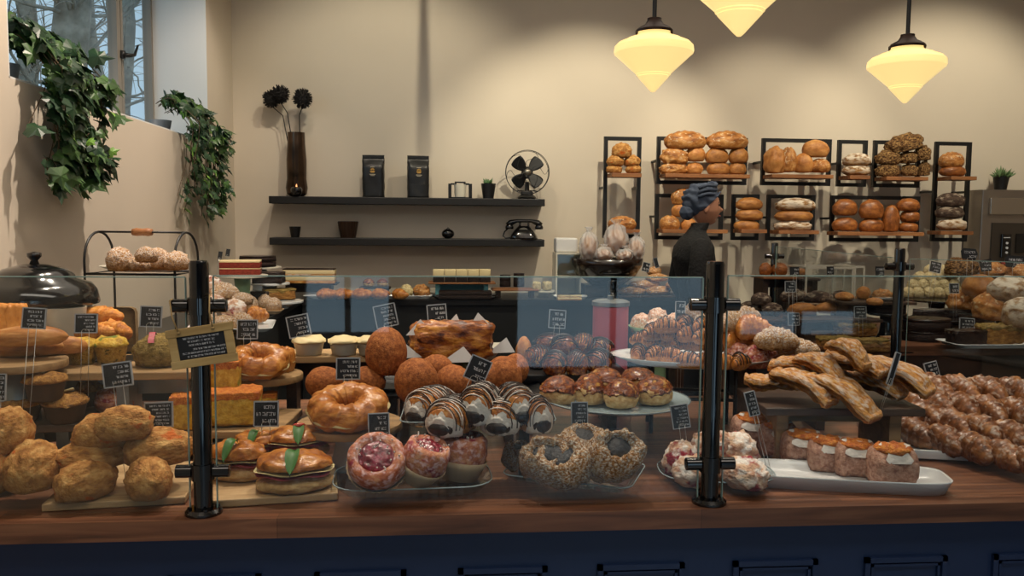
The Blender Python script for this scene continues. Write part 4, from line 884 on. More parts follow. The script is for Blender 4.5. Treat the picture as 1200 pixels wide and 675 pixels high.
BR = [('scone', 729, 176, 24, 17, 'top nutty brown roll on the tall shelf near the fan'), ('scone', 721, 188, 21, 12, 'nutty roll in the middle row of the tall shelf, fan side'), ('scone', 741, 188, 19, 13, 'nutty roll in the middle row of the tall shelf, loaf side'),
 ('scone', 720, 197.5, 19, 10, 'nutty roll in the bottom row of the tall shelf, fan side'), ('scone', 742, 197.5, 19, 10, 'nutty roll in the bottom row of the tall shelf, loaf side'), ('slashed', 729, 261, 33, 15, 'oval scored loaf on the low plank of the tall shelf'),
 ('slashed', 803, 164, 49, 20, 'big rustic loaf lying on top of the paler stack'), ('rustic', 790, 182, 34, 19, 'rustic golden loaf in the middle of the paler stack, outer side'), ('bun', 815, 180, 23, 17, 'smooth round loaf in the middle of the paler stack'), ('rustic', 789, 197, 33, 14, 'rustic loaf at the bottom of the paler stack, outer side'), ('bun', 814, 197, 20, 13, 'small loaf at the bottom of the paler stack, inner side'),
 ('slashed', 852, 164, 49, 20, 'big dark crusted loaf on top of the browner stack'), ('brownloaf', 840, 182, 27, 17, 'brown loaf in the middle of the browner stack, inner side'), ('brownloaf', 865, 182, 23, 17, 'brown loaf in the middle of the browner stack, outer side'), ('brownloaf', 842, 197, 27, 14, 'brown loaf at the bottom of the browner stack, inner side'), ('brownloaf', 864, 197, 20, 14, 'brown loaf at the bottom of the browner stack, outer side'),
 ('knot', 908, 187, 26, 30, 'knotted golden loaf at the outer end of the twisted loaf shelf'), ('split', 924, 187, 20, 27, 'golden split loaf beside the knotted one'), ('bun', 941, 191, 23, 21, 'round golden loaf in the middle of its shelf'), ('bun', 956, 174, 32, 19, 'round golden loaf resting on top of two others'), ('split', 961, 194, 24, 15, 'golden loaf under the topmost round one'),
 ('floury', 1004, 187, 33, 14, 'floured loaf on top of a stack of two'), ('floury', 1003, 199, 33, 12, 'floured loaf at the bottom of a stack of two'),
 ('seededloaf', 1061, 167, 48, 20, 'long seeded dark loaf on top of the heap'), ('seededloaf', 1041, 184, 30, 16, 'seeded dark loaf in the middle row, outer end'), ('seededloaf', 1063, 184, 22, 14, 'seeded dark loaf in the centre of the heap'), ('seededloaf', 1081, 179, 20, 17, 'seeded dark loaf high on the proofer side of the heap'), ('seededloaf', 1040, 199, 28, 15, 'seeded dark loaf in the bottom row, outer end'), ('seededloaf', 1065, 199, 20, 14, 'seeded dark loaf in the centre of the bottom row'), ('seededloaf', 1083, 197, 14, 17, 'small seeded loaf in the bottom row on the proofer side'),
 ('slashed', 1115, 187, 30, 17, 'scored golden loaf on top, high plank of the proofer-side shelf'), ('brownbun', 1116, 200, 31, 12, 'brown loaf under the scored one, high plank of the proofer-side shelf'), ('rye', 1114, 234, 34, 15, 'darkest rye loaf on top of three by the proofer'), ('rye', 1113, 248, 33, 14, 'rye loaf in the middle of three by the proofer'), ('floury', 1115, 262.5, 35, 14, 'pale floured loaf at the bottom of three by the proofer'),
 ('rustic', 800, 230, 28, 18, 'rustic loaf topmost behind the woman'), ('bun', 797, 246, 20, 15, 'round loaf in the middle behind the woman'), ('split', 785, 261.5, 24, 17, 'glossy oval loaf on the plank behind the woman, outer end'), ('bun', 807, 263, 19, 14, 'small round loaf on the plank just behind her turban'),
 ('brownloaf', 878, 238.5, 31, 13, 'brown loaf on top of the narrow stack of three'), ('brownloaf', 878, 251, 32, 13, 'brown loaf in the middle of the narrow stack of three'), ('brownloaf', 875, 263.5, 30, 12, 'brown loaf at the bottom of the narrow stack of three'),
 ('floury', 932, 239.5, 47, 14, 'long floured loaf on top of the flat stack'), ('brownloaf', 930, 252, 45, 13, 'long brown loaf in the middle of the flat stack'), ('floury', 929, 264, 45, 12, 'long floured loaf at the bottom of the flat stack'),
 ('brownbun', 990, 243, 29, 18, 'glossy brown roll on top at the outer end of the wide lower shelf'), ('brownbun', 1021, 245, 29, 21, 'glossy brown roll on top of the second pile of the wide lower shelf'), ('brownbun', 1044, 256, 20, 29, 'glossy roll standing upright in the wide lower shelf'), ('brownbun', 1064, 240, 26, 14, 'flat bun on top of the three stacked near the proofer'), ('brownbun', 1066, 253, 22, 13, 'flat bun in the middle of the three stacked near the proofer'),
 ('brownbun', 990, 262.5, 30, 15, 'glossy brown roll underneath at the outer end of the wide lower shelf'), ('brownbun', 1021, 263.5, 29, 15, 'glossy brown roll under the second pile of the wide lower shelf'), ('brownbun', 1064, 265.5, 22, 11, 'flat bun at the bottom of the three stacked near the proofer')]
for i, (k, x, y, w, h, lb) in enumerate(BR):
    hang(k, lb, 'bread', x, y, w*1.04, h*1.1, YB, .5 if w > 36 else (.6 if w > 26 else .85), 0, 'breads on the framed shelves', roll=(-12 if x == 1061 else 0))
# ---------------------------------------------------------------- steel proofer with plant
p0 = P(1152, 222, Y=5.78); t = thing('steel_proofer', 'stainless steel proofing cabinet with a control panel against the back wall', 'oven', (p0.x+.5, 5.78, 0))
ztop = p0.z; bm = new(); box(bm, (0, .1, ztop/2), (1.0, .2, ztop), None, .004); obj('cabinet', bm, K['steel'], t)
bm = new(); box(bm, (.02, -.012, ztop-.12), (.94, .024, .12), None, .003); obj('hood_panel', bm, flat('brushed_hood', 'b5aca0', .25, .9), t)
bm = new(); box(bm, (.03, -.004, ztop-.55), (.9, .008, .62)); obj('door_panel', bm, flat('dark_steel', '5c5650', .3, .8), t)
c_ = P(1178, 288, Y=5.77); bm = new(); box(bm, (c_.x-t.location.x, -.016, c_.z), (.075, .016, .17), None, .003); cp = obj('control_panel', bm, K['blackgloss'], t)
bm = new()
for k in range(3): lathe(bm, [(0, 0), (.009, 0), (.009, .006), (0, .006)], 14, (c_.x-t.location.x, c_.z+.02-k*.035, .0252))
for v in bm.verts: v.co = Vector((v.co.x, -v.co.z, v.co.y))
box(bm, (c_.x-t.location.x, -.0246, c_.z+.06), (.05, .002, .006)); obj('buttons', bm, K['chalk'], t)
c2 = P(1197, 285, Y=5.77); bm = new(); box(bm, (c2.x-t.location.x, -.012, c2.z), (.09, .008, .14)); obj('oven_window', bm, K['blackgloss'], t)
c3 = P(1179, 308, Y=5.77); bm = new(); box(bm, (c3.x-t.location.x, -.014, c3.z), (.07, .012, .02)); obj('red_label', bm, flat('red_label', 'a03a34', .5), t)
plantpot(P(1172, 230, Y=5.86).x, ztop, 5.86, .055, .10, 'green succulent in a black pot on top of the steel proofer', 44, 9, K['succ'], .085, K['black'])
# ---------------------------------------------------------------- woman walking behind the counters
K['skin'] = flat('skin', 'a9785f', .5); K['knit'] = flat('black_knit', '08080a', .9, bump=.5, ns=60); K['turban'] = flat('blue_grey_cloth', '3c4658', .85, nz=.35, ns=7)
PY = 5.13; hp = P(826, 243, Y=PY); px_, pz_ = hp.x, hp.z     # head centre
def skinmesh(name, pts, edges, mat, parent, sub=2, root=0):
    me = bpy.data.meshes.new(name); me.from_pydata([p[0] for p in pts], edges, []); o = bpy.data.objects.new(name, me); COL.objects.link(o)
    if parent: o.parent = parent
    m_ = o.modifiers.new('skin', 'SKIN'); m_.use_smooth_shade = True
    for i, p in enumerate(pts): r = p[1]; me.skin_vertices[0].data[i].radius = (r, r) if not hasattr(r, '__len__') else r
    me.skin_vertices[0].data[root].use_root = True
    s = o.modifiers.new('sub', 'SUBSURF'); s.levels = sub; s.render_levels = sub; me.materials.append(mat); return o
H0 = pz_-.115   # chin height
sh = H0-.10; hipz = sh-.50; X0 = -.03
wp = [((0, 0, hipz), (.11, .11)), ((0, 0, hipz+.18), (.09, .09)), ((X0, 0, sh-.14), (.09, .09)), ((X0, 0, sh-.02), (.06, .06)), ((X0+.01, 0, sh+.07), .052), ((X0+.03, 0, H0+.02), .05),
      ((X0, .15, sh-.06), .045), ((X0-.05, .20, sh-.28), .046), ((.08, .19, sh-.46), .036), ((.14, .17, sh-.52), .03),
      ((X0, -.15, sh-.06), .045), ((X0-.04, -.20, sh-.28), .046), ((.10, -.19, sh-.46), .036), ((.16, -.17, sh-.52), .03),
      ((.02, .09, hipz-.08), .09), ((.14, .09, hipz-.45), .062), ((.06, .09, .10), .042), ((.17, .09, .05), .036),
      ((-.02, -.09, hipz-.08), .09), ((-.06, -.09, hipz-.45), .062), ((-.2, -.09, .12), .042), ((-.10, -.09, .05), .036)]
we = [(0, 1), (1, 2), (2, 3), (3, 4), (4, 5), (3, 6), (6, 7), (7, 8), (8, 9), (3, 10), (10, 11), (11, 12), (12, 13), (0, 14), (14, 15), (15, 16), (16, 17), (0, 18), (18, 19), (19, 20), (20, 21)]
n0 = len(wp)
for bi in (9, 13):    # five fingers on each hand
    base = Vector(wp[bi][0])
    for k in range(5):
        if k < 4: d = [Vector((.045, -.024+.016*k, -.03)), Vector((.07, -.026+.017*k, -.055)), Vector((.075, -.026+.017*k, -.08-.006*(k in (1, 2))))]; r = .0095
        else: d = [Vector((.01, -.035, -.02)), Vector((.035, -.05, -.04)), Vector((.05, -.05, -.058))]; r = .0105
        pr = bi
        for q in d: wp.append((tuple(base+q), r)); we.append((pr, len(wp)-1)); pr = len(wp)-1
body = skinmesh('person', wp, we, K['skin'], None, 2); body.location = (px_-.03, PY, 0)
tag(body, 'woman in profile with blue-grey turban and black sweater, walking behind the counters', 'person')
hd = new(); hx = .03
def head(v):
    x, y, z = v.x, v.y, v.z
    X = x*.094*(1.0 if x < 0 else 1.0); Y_ = y*.074*(1-.12*max(0, x)); Z = z*.118
    if z < 0 and x < 0: X *= 1+z*.28
    if z < -.2: Y_ *= 1+.35*(z+.2); 
    if x > 0:
        face = max(0, 1-(y/.55)**2)
        X += .026*exp(-((z+.13)/.13)**2)*exp(-(y/.17)**2)*(x > .3)           # nose
        X -= .008*exp(-((z-.12)/.1)**2)*exp(-((abs(y)-.33)/.2)**2)           # eye sockets
        X += .007*exp(-((z+.47)/.08)**2)*exp(-(y/.3)**2)                     # lips
        X -= .006*exp(-((z+.62)/.07)**2)*face
        X += .010*exp(-((z+.82)/.14)**2)*exp(-(y/.4)**2)                     # chin
        X += .004*exp(-((z-.28)/.09)**2)*face
    return Vector((X, Y_, Z))
ico(hd, 5, head)
hb = obj('head', hd, K['skin'], body, (hx, 0, pz_), smooth=True)
bm = new()
for s in (-1, 1): ico(bm, 2, lambda v: Vector((v.x*.011, v.y*.013, v.z*.008)), (.077, s*.029, .014))
obj('eyes', bm, flat('eye', '2a221e', .2), hb, smooth=True)
bm = new()
for s in (-1, 1): tube(bm, [(.083, s*.014, .031), (.083, s*.03, .036), (.074, s*.046, .030)], [.003, .0035, .002], 6)
obj('eyebrows', bm, flat('brow', '3a2a1e', .8), hb, smooth=True)
bm = new(); tube(bm, [(.089, -.02, -.055), (.097, 0, -.053), (.089, .02, -.055)], [.003, .006, .003], 8); obj('mouth', bm, flat('lips', '8c4a44', .5), hb, smooth=True)
bm = new()
for s in (-1, 1): ico(bm, 2, lambda v: Vector((v.x*.018, v.y*.007, v.z*.03+.006*v.x)), (-.012, s*.075, -.008))
obj('ears', bm, K['skin'], hb, smooth=True)
tb = new()
def turb(v):
    w_ = v.z*1.0+v.x*.55; q = 1+.045*sin(w_*11+3*fbm(v, 1.2, 4))+.05*fbm(v, 2.2, 2)
    p = Vector((v.x*.118-.028, v.y*.09, v.z*.105+.045))*q
    line = -.035+.95*(p.x+.05)
    if p.z < line: p.z = line+(p.z-line)*.06
    return p
ico(tb, 5, turb); ico(tb, 4, lambda v: Vector((v.x*.045, v.y*.055, v.z*.05))*(1+.1*fbm(v, 2.5, 1)), (-.112, 0, -.03))
for k in range(3): tube(tb, [(.10*cos(a)-.035, .094*sin(a), .068+.026*k+.028*cos(a)+.01*sin(3*a)) for a in [i*pi/12-pi*.62 for i in range(16)]], .011, 8)
obj('turban', tb, K['turban'], hb, smooth=True)
sw = new(); SEC = [(hipz-.10, 0, .125, .175), (hipz, 0, .125, .175), (hipz+.16, -.005, .108, .15), (hipz+.30, -.02, .122, .165), (sh-.10, X0-.005, .13, .19), (sh-.03, X0-.005, .115, .195), (sh+.015, X0, .092, .15), (sh+.045, X0+.005, .07, .09), (sh+.065, X0+.012, .060, .062), (H0-.0, X0+.03, .056, .056), (H0+.018, X0+.036, .056, .055), (H0+.018, X0+.036, .045, .045)]
grid(sw, len(SEC)*3-2, 36, lambda u, v: (lambda i, f_: (lambda a_, b__: Vector(((a_[1]*(1-f_)+b__[1]*f_)+(a_[2]*(1-f_)+b__[2]*f_)*cos(v*2*pi)*(1+.02*sin(u*40+v*9)), (a_[3]*(1-f_)+b__[3]*f_)*sin(v*2*pi), a_[0]*(1-f_)+b__[0]*f_)))(SEC[i], SEC[min(i+1, len(SEC)-1)]))(min(len(SEC)-1, int(u*(len(SEC)-1)+1e-6)), (u*(len(SEC)-1)+1e-6) % 1.0), False, True)
for s in (-1, 1): tube(sw, [(X0, s*.10, sh-.02), (X0-.005, s*.165, sh-.035), (X0-.02, s*.195, sh-.10), (X0-.05, s*.205, sh-.27), (X0-.0, s*.20, sh-.36), (.075, s*.19, sh-.45)], [.05, .066, .064, .056, .05, .042], 16)
obj('sweater', sw, K['knit'], body, smooth=True)
skinmesh('trousers', [((0, 0, hipz-.02), (.15, .12)), ((.02, .09, hipz-.1), .1), ((.14, .09, hipz-.45), .076), ((.06, .09, .14), .06), ((-.02, -.09, hipz-.1), .1), ((-.06, -.09, hipz-.45), .076), ((-.2, -.09, .16), .06)],
    [(0, 1), (1, 2), (2, 3), (0, 4), (4, 5), (5, 6)], flat('dark_trousers', '14161c', .9), body)
bm = new()
for x, y in ((.12, .09), (-.15, -.09)): ico(bm, 3, lambda v: Vector((v.x*.13, v.y*.048, max(-.045, v.z*.05))), (x, y, .046))
obj('shoes', bm, K['black'], body, smooth=True)
#@@PART4

c_ = Vector((-.19, 5.2, 0)); bm = new(); lathe(bm, [(0, 2.86), (.024, 2.86), (.012, 3.3), (.010, CZ-.01), (.05, CZ-.01), (.05, CZ), (0, CZ)], 16, c_)  # unseen rod added and tapered to cast the upright shadow on the wall
tag(obj('added_shadow_rod', bm, K['black'], auto=True), 'added unseen tapered rod casting the upright wall shadow above the coffee bags', 'rod')
# ================================================================ goods on the long counter, window end
G = 'savoury pastries at the window end'
zb, _ = slab(152, 548, 0, 146, .28, 'pale wooden board under the cheddar scones at the front of the counter', z=.917, rz=7, t=.016)
zr, _ = stand_round(2, 548, 2.0, 118, 'round wooden board at the window end of the counter, under big scones', mat='boardy', t=.02, name='serving_board', cat='board', foot='wood' if 0 else 'darkwood', dz=.0)
SC_ = [(102, 564, 72, 46, 0, 'scone front on the pale board, the one toward the window'), (174, 560, 74, 47, 0, 'scone front on the pale board, beside the sign post'),
       (108, 530, 84, 34, .052, 'flat cheese scone in the middle of the pale board pile'), (188, 521, 78, 42, .055, 'orange-edged cheese scone resting on the front scone beside the post'),
       (146, 494, 64, 38, .122, 'smooth pale scone at the top of the pile on the pale board'), (118, 504, 62, 38, .095, 'scone near the top of the pile, just below the smooth one')]
for x, y, w, h, dz, lb in SC_: put('scone', lb, 'scone', x, y, w*1.04, h*1.08, zb+dz, .72, random.Random(x).uniform(0, 360) if dz < .05 else 20, G)
for x, y, w, h, dz, lb in [(38, 548, 78, 62, 0, 'large rough scone at the front of the round window-end board'), (-10, 552, 60, 54, 0, 'large scone cut by the picture edge on the round board'), (10, 503, 64, 54, .075, 'orange cheese scone on top of the two big ones')]:
    put('scone', lb, 'scone', x, y, w, h, zr+dz, .75, x*7, G)
# dark tray of muffins
zt, _ = slab(72, 487, 2.2, 150, .20, 'dark wooden board carrying squash topped muffins', 'darkwood', rz=6)
for x, y, w, h, dz, lb in [(24, 476, 52, 38, 0, 'muffin at the window end of the dark board'), (14, 450, 42, 32, .03, 'small muffin behind, at the window end of the dark board'), (76, 474, 56, 40, 0, 'muffin with squash slice in the middle of the dark board'),
                     (52, 449, 50, 40, .062, 'muffin with yellow squash topping lying on the others'), (104, 458, 40, 34, .01, 'muffin at the back, toward the sign post')]:
    put('muffin', lb, 'muffin', x, y, w, h, zt+dz, .95, x*11, 'squash muffins')
put('filledroll', 'golden filled turnover leaning beside the muffins', 'pastry', 133, 468, 52, 30, zt+.0, .6, -25, name='filled_turnover')
# upper boards
z1, _ = stand_round(22, 422, 2.15, 104, 'round wooden stand of small baguettes at the window end', foot='galv', ped=.055)
for x, y, w, h, dz, rz, lb in [(28, 404, 92, 26, 0, 8, 'small golden baguette at the front of the round stand'), (66, 404, 66, 22, 0, 20, 'short baguette beside the first, toward the egg muffins'), (34, 393, 84, 24, .035, 14, 'small golden baguette lying on top of the others')]:
    put('loaf', lb, 'bread', x, y, w, h, z1+dz, .4, rz, 'small baguettes', name='baguette')
z2, _ = slab(116, 430, 2.25, 92, .17, 'wooden board of egg muffins on a metal foot', 'greywood', rz=4, riser='galv')
for x, y, lb in [(95, 410, 'egg muffin on the raised board, closer to the baguettes'), (130, 409, 'egg muffin on the raised board, closer to the bacon scone')]: put('quiche', lb, 'egg muffin', x, y, 42, 32, z2, .95, x, 'egg muffins')
for x, y, w, h, dz, rz, lb in [(108, 388, 56, 22, .035, 10, 'golden cheese twist behind the tags, lowest of three'), (134, 386, 56, 26, .03, -25, 'golden cheese twist angled behind the egg muffins'), (116, 369, 66, 22, .07, -12, 'golden cheese twist on top of the other two')]:
    put('twist', lb, 'pastry', x, y, w, h, z2+dz, .45, rz, 'cheese twists')
z3, _ = slab(186, 430, 2.25, 92, .16, 'wooden board holding a pale scone with bacon', 'greywood', rz=3, riser='galv')
o = put('olive', 'pale green herbed scone with a bacon strip on top', 'scone', 184, 409, 56, 40, z3, .9, 10)
bm = new(); grid(bm, 12, 4, lambda u, v: Vector((-.05+.12*(v-.5), -.5+u*.7, 1.03-.9*(u-.45)**2*1.4+.03*sin(u*20)))); obj('bacon_strip', bm, K['ham'], o, smooth=True)
# far corner: loaves on a white plate, domed cover, galvanised box
zw, _ = tray(2, 396, 92, .15, 'shallow white plate of loaf slices at the window end', 'cream', z=0, Y=2.34, h=.012, rz=4)
for x, w, lb in [(6, 26, 'upright apricot coloured loaf slice beside the tag'), (-8, 26, 'apricot coloured loaf slice cut by the picture edge'), (20, 22, 'end slice of the apricot coloured loaf')]: put('potato', lb, 'loaf slice', x, 374, w, 38, zw, .9, 12, 'loaf slices on the white plate')
pl = P(42, 356, Y=2.6)
t = thing('domed_cover', 'glossy black domed roasting lid with knob near the wall', 'lid', (pl.x, pl.y, SC if 0 else ZC)); h0 = pl.z-ZC; r = .168
bm = new(); lathe(bm, [(r*.8, 0), (r*.84, 0), (r*.9, h0), (r*.86, h0), (r*.8, .01)], 48); obj('pot_body', bm, K['galv'], t, auto=True)
bm = new(); lathe(bm, [(r*1.02, h0), (r*1.04, h0+.006), (r*1.0, h0+.04), (r*.9, h0+.062), (r*.66, h0+.076), (r*.63, h0+.088), (r*.5, h0+.105), (r*.2, h0+.118), (0, h0+.12)], 56); obj('dome', bm, K['blackgloss'], t, smooth=True)
bm = new(); lathe(bm, [(0, h0+.118), (.014, h0+.118), (.01, h0+.13), (.02, h0+.142), (.02, h0+.152), (0, h0+.156)], 24); obj('knob', bm, K['blackgloss'], t, smooth=True)
K['enamel'] = flat('pale_enamel', 'b9b4a6', .4, nz=.12, ns=10)
pc = P(76, 408, Y=2.5); bm = new(); lathe(bm, [(0, 0), (.052, 0), (.06, .12), (.057, .12), (.05, .01), (0, .01)], 40)
t = thing('enamel_pot', 'pale enamel pot behind the baguettes with a dark handle', 'pot', (pc.x, pc.y, pc.z)); obj('pot', bm, K['enamel'], t, auto=True)
bm = new(); tube(bm, [(.055, 0, .1), (.075, -.02, .09), (.078, -.02, .05), (.056, 0, .03)], .004, 8); obj('handle', bm, K['black'], t, smooth=True)
hb = pc.z-ZC; bm = new(); box(bm, (pc.x, pc.y, ZC+hb/2-.0005), (.10, .10, hb-.001)); tag(obj('display_block', bm, K['darkwood']), 'dark wooden block under the pale enamel pot', 'riser')
# wire rack with arches
bp = P(168, 318, Y=2.99); rx, ry = .152, .10; zr0 = SC; zt_ = bp.z-zr0
t = thing('wire_stand', 'black wire serving stand with two arches and a wooden handle', 'stand', (bp.x, bp.y, zr0), radians(-6)); hh = P(168, 272, Y=2.99).z-zr0
bm = new()
for s in (-1, 1):
    pts = [(s*rx, -ry, 0), (s*rx, -ry, zt_+.04)]+[(s*rx, -ry*cos(a), zt_+.04+(hh-zt_-.04)*sin(a)) for a in [i*pi/12 for i in range(1, 12)]]+[(s*rx, ry, zt_+.04), (s*rx, ry, 0)]
    tube(bm, pts, .0042, 8)
tube(bm, [(-rx, 0, hh), (rx, 0, hh)], .0035, 8)
for z in (zt_-.004, .03): tube(bm, [(-rx, -ry, z), (rx, -ry, z), (rx, ry, z), (-rx, ry, z)], .0042, 8, True)
obj('wire_frame', bm, K['black'], t, smooth=True)
bm = new(); lathe(bm, [(0, -.034), (.011, -.034), (.014, -.02), (.012, 0), (.014, .02), (.011, .034), (0, .034)], 20)
for v in bm.verts: v.co = Vector((v.co.z, v.co.x, hh+v.co.y))
obj('wooden_handle', bm, K['oak'], t, smooth=True)
bm = new(); lathe(bm, [(0, 0), (.7, 0), (1.0, .016), (.98, .018), (.7, .004), (0, .004)], 48)
for v in bm.verts: v.co = Vector((v.co.x*rx*.98, v.co.y*ry*.97, v.co.z+zt_+.002))
obj('plate', bm, K['cream'], t, smooth=True)
for x, y, w, h, lb in [(140, 303, 34, 30, 'almond crusted pastry ball at the wall end of the wire stand'), (163, 308, 32, 20, 'almond pastry in the front middle of the wire stand'), (184, 303, 34, 27, 'drizzled almond pastry in the centre of the wire stand'), (207, 305, 36, 24, 'flat iced almond pastry at the open end of the wire stand'), (172, 298, 30, 20, 'almond pastry behind, on the wire stand')]:
    put('almondlump', lb, 'pastry', x, y, w, h, bp.z+(.045 if y == 298 else .012), .8, x*3, 'almond pastries on the wire stand')
# serving cover card behind
bm = new(); box(bm, (0, 0, .09), (.15, .012, .18), None, .02); p = P(135, 340, Y=3.25); tag(obj('cutting_board', bm, K['greywood'], None, (p.x, p.y, SC), auto=True), 'grey cutting board standing behind the wire stand', 'board')
# focaccia squares
z4, _ = slab(268, 491, 2.25, 146, .26, 'square wooden board under the yellow baked egg squares', 'greywood', rz=-4, riser='galv')
for x, y, w, h, dz, lb in [(222, 481, 42, 42, 0, 'yellow baked egg square half behind the sign post'), (276, 475, 62, 44, 0, 'yellow baked egg square with orange crust on the square board'), (262, 442, 40, 46, .06, 'orange crusted egg square stacked under the croissant ring'), (310, 470, 30, 22, 0, 'small piece of baked egg square behind')]:
    put('focaccia', lb, 'egg bake', x, y, w, h, z4+dz, .8, 6, 'baked egg squares')
z5, _ = stand_round(310, 438, 2.42, 88, 'round wooden cake stand with metal foot, behind the egg squares', foot='galv')
put('ring', 'large croissant ring sandwich on the high round stand behind the hanging sign', 'croissant ring', 303, 419, 72, 44, z5, .85, 20, 'croissant rings', tilt=24, hk=.62)
put('ring', 'second croissant ring peeking out behind the first on the high stand', 'croissant ring', 330, 420, 42, 30, z5, .7, 70, 'croissant rings')
z6, _ = stand_round(410, 494, 2.08, 122, 'round wooden cake stand with a white foot in the centre left of the counter'.replace(' in the centre left of the counter', ' carrying one croissant ring'), foot='white', ped=.045)
put('ring', 'big croissant ring alone on the white footed stand', 'croissant ring', 409, 472, 98, 54, z6, .85, -10, 'croissant rings', tilt=22, hk=.62)
# sandwiches on the front board
z7, _ = slab(318, 556, 0, 150, .26, 'pale board under the ham sandwiches beside the sign post', 'board', z=.918, rz=8, t=.017)
for x, y, w, h, dz, rz, lb in [(345, 548, 92, 52, 0, 8, 'ham and basil croissant sandwich at the front of its board'), (278, 536, 72, 50, 0, -15, 'croissant sandwich just behind the sign post'), (350, 515, 74, 40, .035, 15, 'croissant sandwich with tomato and basil on top, behind the front one'), (302, 519, 60, 36, .03, -5, 'croissant sandwich at the back between the other three')]:
    o = put('sandwich', lb, 'sandwich', x, y, w, h, z7+dz, .75, rz, 'ham sandwiches')
    if x == 350:
        bm = new(); ico(bm, 2, lambda v: Vector((v.x*.1, -.1+v.y*.06, .98+v.z*.07))); obj('tomato_piece', bm, K['tomato'], o, smooth=True)
# mini cheesecakes
z8, _ = slab(385, 413, 2.6, 112, .15, 'pale board of small cream cheesecakes', 'board', rz=3, riser='darkwood')
for x, w, lb in [(362, 40, 'cream cheesecake at the end toward the sign post'), (403, 38, 'cream cheesecake in the middle of three'), (433, 34, 'cream cheesecake next to the dark doughnut')]: put('tart', lb, 'cheesecake', x, 404, w, 24, z8, .95, x, 'cream cheesecakes')
# doughnuts
z9, _ = tray(535, 457, 200, .22, 'dark tray of cinnamon doughnuts behind the drizzled horns', 'black', Y=2.36, h=.01)
DN = [(488, 445, 52, 52, 0, 'largest cinnamon doughnut, at the window end of the front row'), (531, 446, 46, 38, 0, 'cinnamon doughnut in the middle of the front row'), (512, 430, 40, 30, .03, 'cinnamon doughnut above the front row, under the loaf platter'), (574, 441, 40, 36, .01, 'cinnamon doughnut behind the tilted tag'),
      (590, 440, 44, 46, 0, 'cinnamon doughnut at the chocolate cake end of the row'), (604, 431, 36, 34, .02, 'cinnamon doughnut peeking out behind the last one')]
for x, y, w, h, dz, lb in DN: put('doughnut', lb, 'doughnut', x, y, w, h, z9+dz, .9, x*7, 'cinnamon doughnuts')
z10, _ = tray(425, 452, 120, .2, 'dark tray of cinnamon doughnuts behind the croissant ring', 'black', Y=2.42, h=.01)
for x, y, w, h, dz, lb in [(380, 447, 46, 36, 0, 'cinnamon doughnut beside the tag, behind the croissant ring'), (430, 446, 46, 34, 0, 'cinnamon doughnut just above the big croissant ring'), (453, 411, 54, 56, .055, 'very large dark doughnut piled highest, beside the cheesecakes')]: put('doughnut', lb, 'doughnut', x, y, w, h, z10+dz, .9, x*7, 'cinnamon doughnuts')
# pull-apart loaf platter
pm = P(535, 414, Y=2.62); W = 118*dist(pm)/FPX
t = thing('footed_platter', 'long cream platter on a green foot holding the glazed pull-apart loaf', 'platter', (pm.x, pm.y, ZC), radians(3)); hz2 = pm.z-ZC
bm = new()
def f(u, v):
    a = v*2*pi; q = (abs(cos(a))**4+abs(sin(a))**4)**-.25; r = [0, .78, .97, 1, .93, .8, 0][int(round(u*6))]; z = [-.014, -.014, .018, .022, .016, 0, 0][int(round(u*6))]
    return Vector((W/2*r*cos(a)*q*.93, .085*r*sin(a)*q*.93, hz2+z+(.012*abs(cos(a))**6 if r > .9 else 0)))
grid(bm, 7, 48, f, False, True); obj('dish', bm, K['cream'], t, smooth=True)
bm = new(); lathe(bm, [(0, 0), (.1, 0), (.1, .01), (.06, .03), (.055, hz2*.6), (.09, hz2-.016), (0, hz2-.014)], 40, sx=1.2, sy=.6); obj('green_foot', bm, K['green'], t, smooth=True)
o = put('pull', 'glazed golden pull-apart loaf, long and lumpy, on the cream platter', 'loaf', 530, 397, 104, 36, hz2+ZC, .42, 3, hk=1.35)
bm = new()
for x, z, s, a, y in ((-.36, .62, .16, .5, -.2), (-.0, .72, .12, .9, 0), (.32, .75, .14, .3, 0), (.05, -.0, .2, .8, -.56), (-.5, .1, .16, .2, -.4), (.56, .12, .16, .9, .1)):
    V = [bm.verts.new(q) for q in ((x-s, y-.02, z), (x+s, y-.05, z+.02), (x+s*(a-.5), y+.06, z+.38), (x, y-.1, z+.1))]; bm.faces.new(V[:3])
obj('parchment_corners', bm, K['paper'], o)
# drizzled horns
z11, _ = tray(560, 489, 176, .20, 'clear glass tray of chocolate dipped horns', 'dish', Y=2.05, h=.012, rz=-2)
HN = [(505, 472, 52, 40, 0, -38, 'drizzled horn toward the window end, back one of two', .02), (530, 484, 56, 42, 0, -28, 'drizzled horn toward the window end with big chocolate face', 0), (563, 470, 50, 44, .02, -22, 'drizzled horn in the middle, higher at the back', .02), (590, 483, 54, 40, 0, -18, 'drizzled horn in the middle with dark dipped face', 0),
      (604, 470, 50, 42, .02, 14, 'drizzled horn at the cake stand end, back one', .02), (626, 482, 40, 42, 0, 20, 'drizzled horn at the end of the tray by the tag', 0)]
for x, y, w, h, dz, rz, lb, _d in HN: put('horn', lb, 'pastry', x, y, w, h*1.08, z11+dz, 1.35, rz, 'chocolate drizzled horns')
# danish
zd, _ = tray(484, 566, 182, .21, 'clear glass dish of berry danish at the front of the counter', 'dish', z=.912, rz=3, name='glass_dish', cat='dish', h=.02, rc=.07)
for x, y, w, h, dz, rz, tl, lb in [(444, 548, 78, 60, .0, 0, 50, 'sugared berry danish tipped toward the glass, nearest the ham sandwiches'.replace('nearest', 'beside')), (486, 536, 62, 54, .01, 60, 28, 'berry danish in the middle of the dish, behind the tipped one'), (538, 534, 64, 56, .0, 120, 8, 'upright berry danish in a paper cup at the far end of the dish')]:
    put('danish', lb, 'danish', x, y, w, h, zd+dz, .95, rz, 'berry danish', tilt=tl)
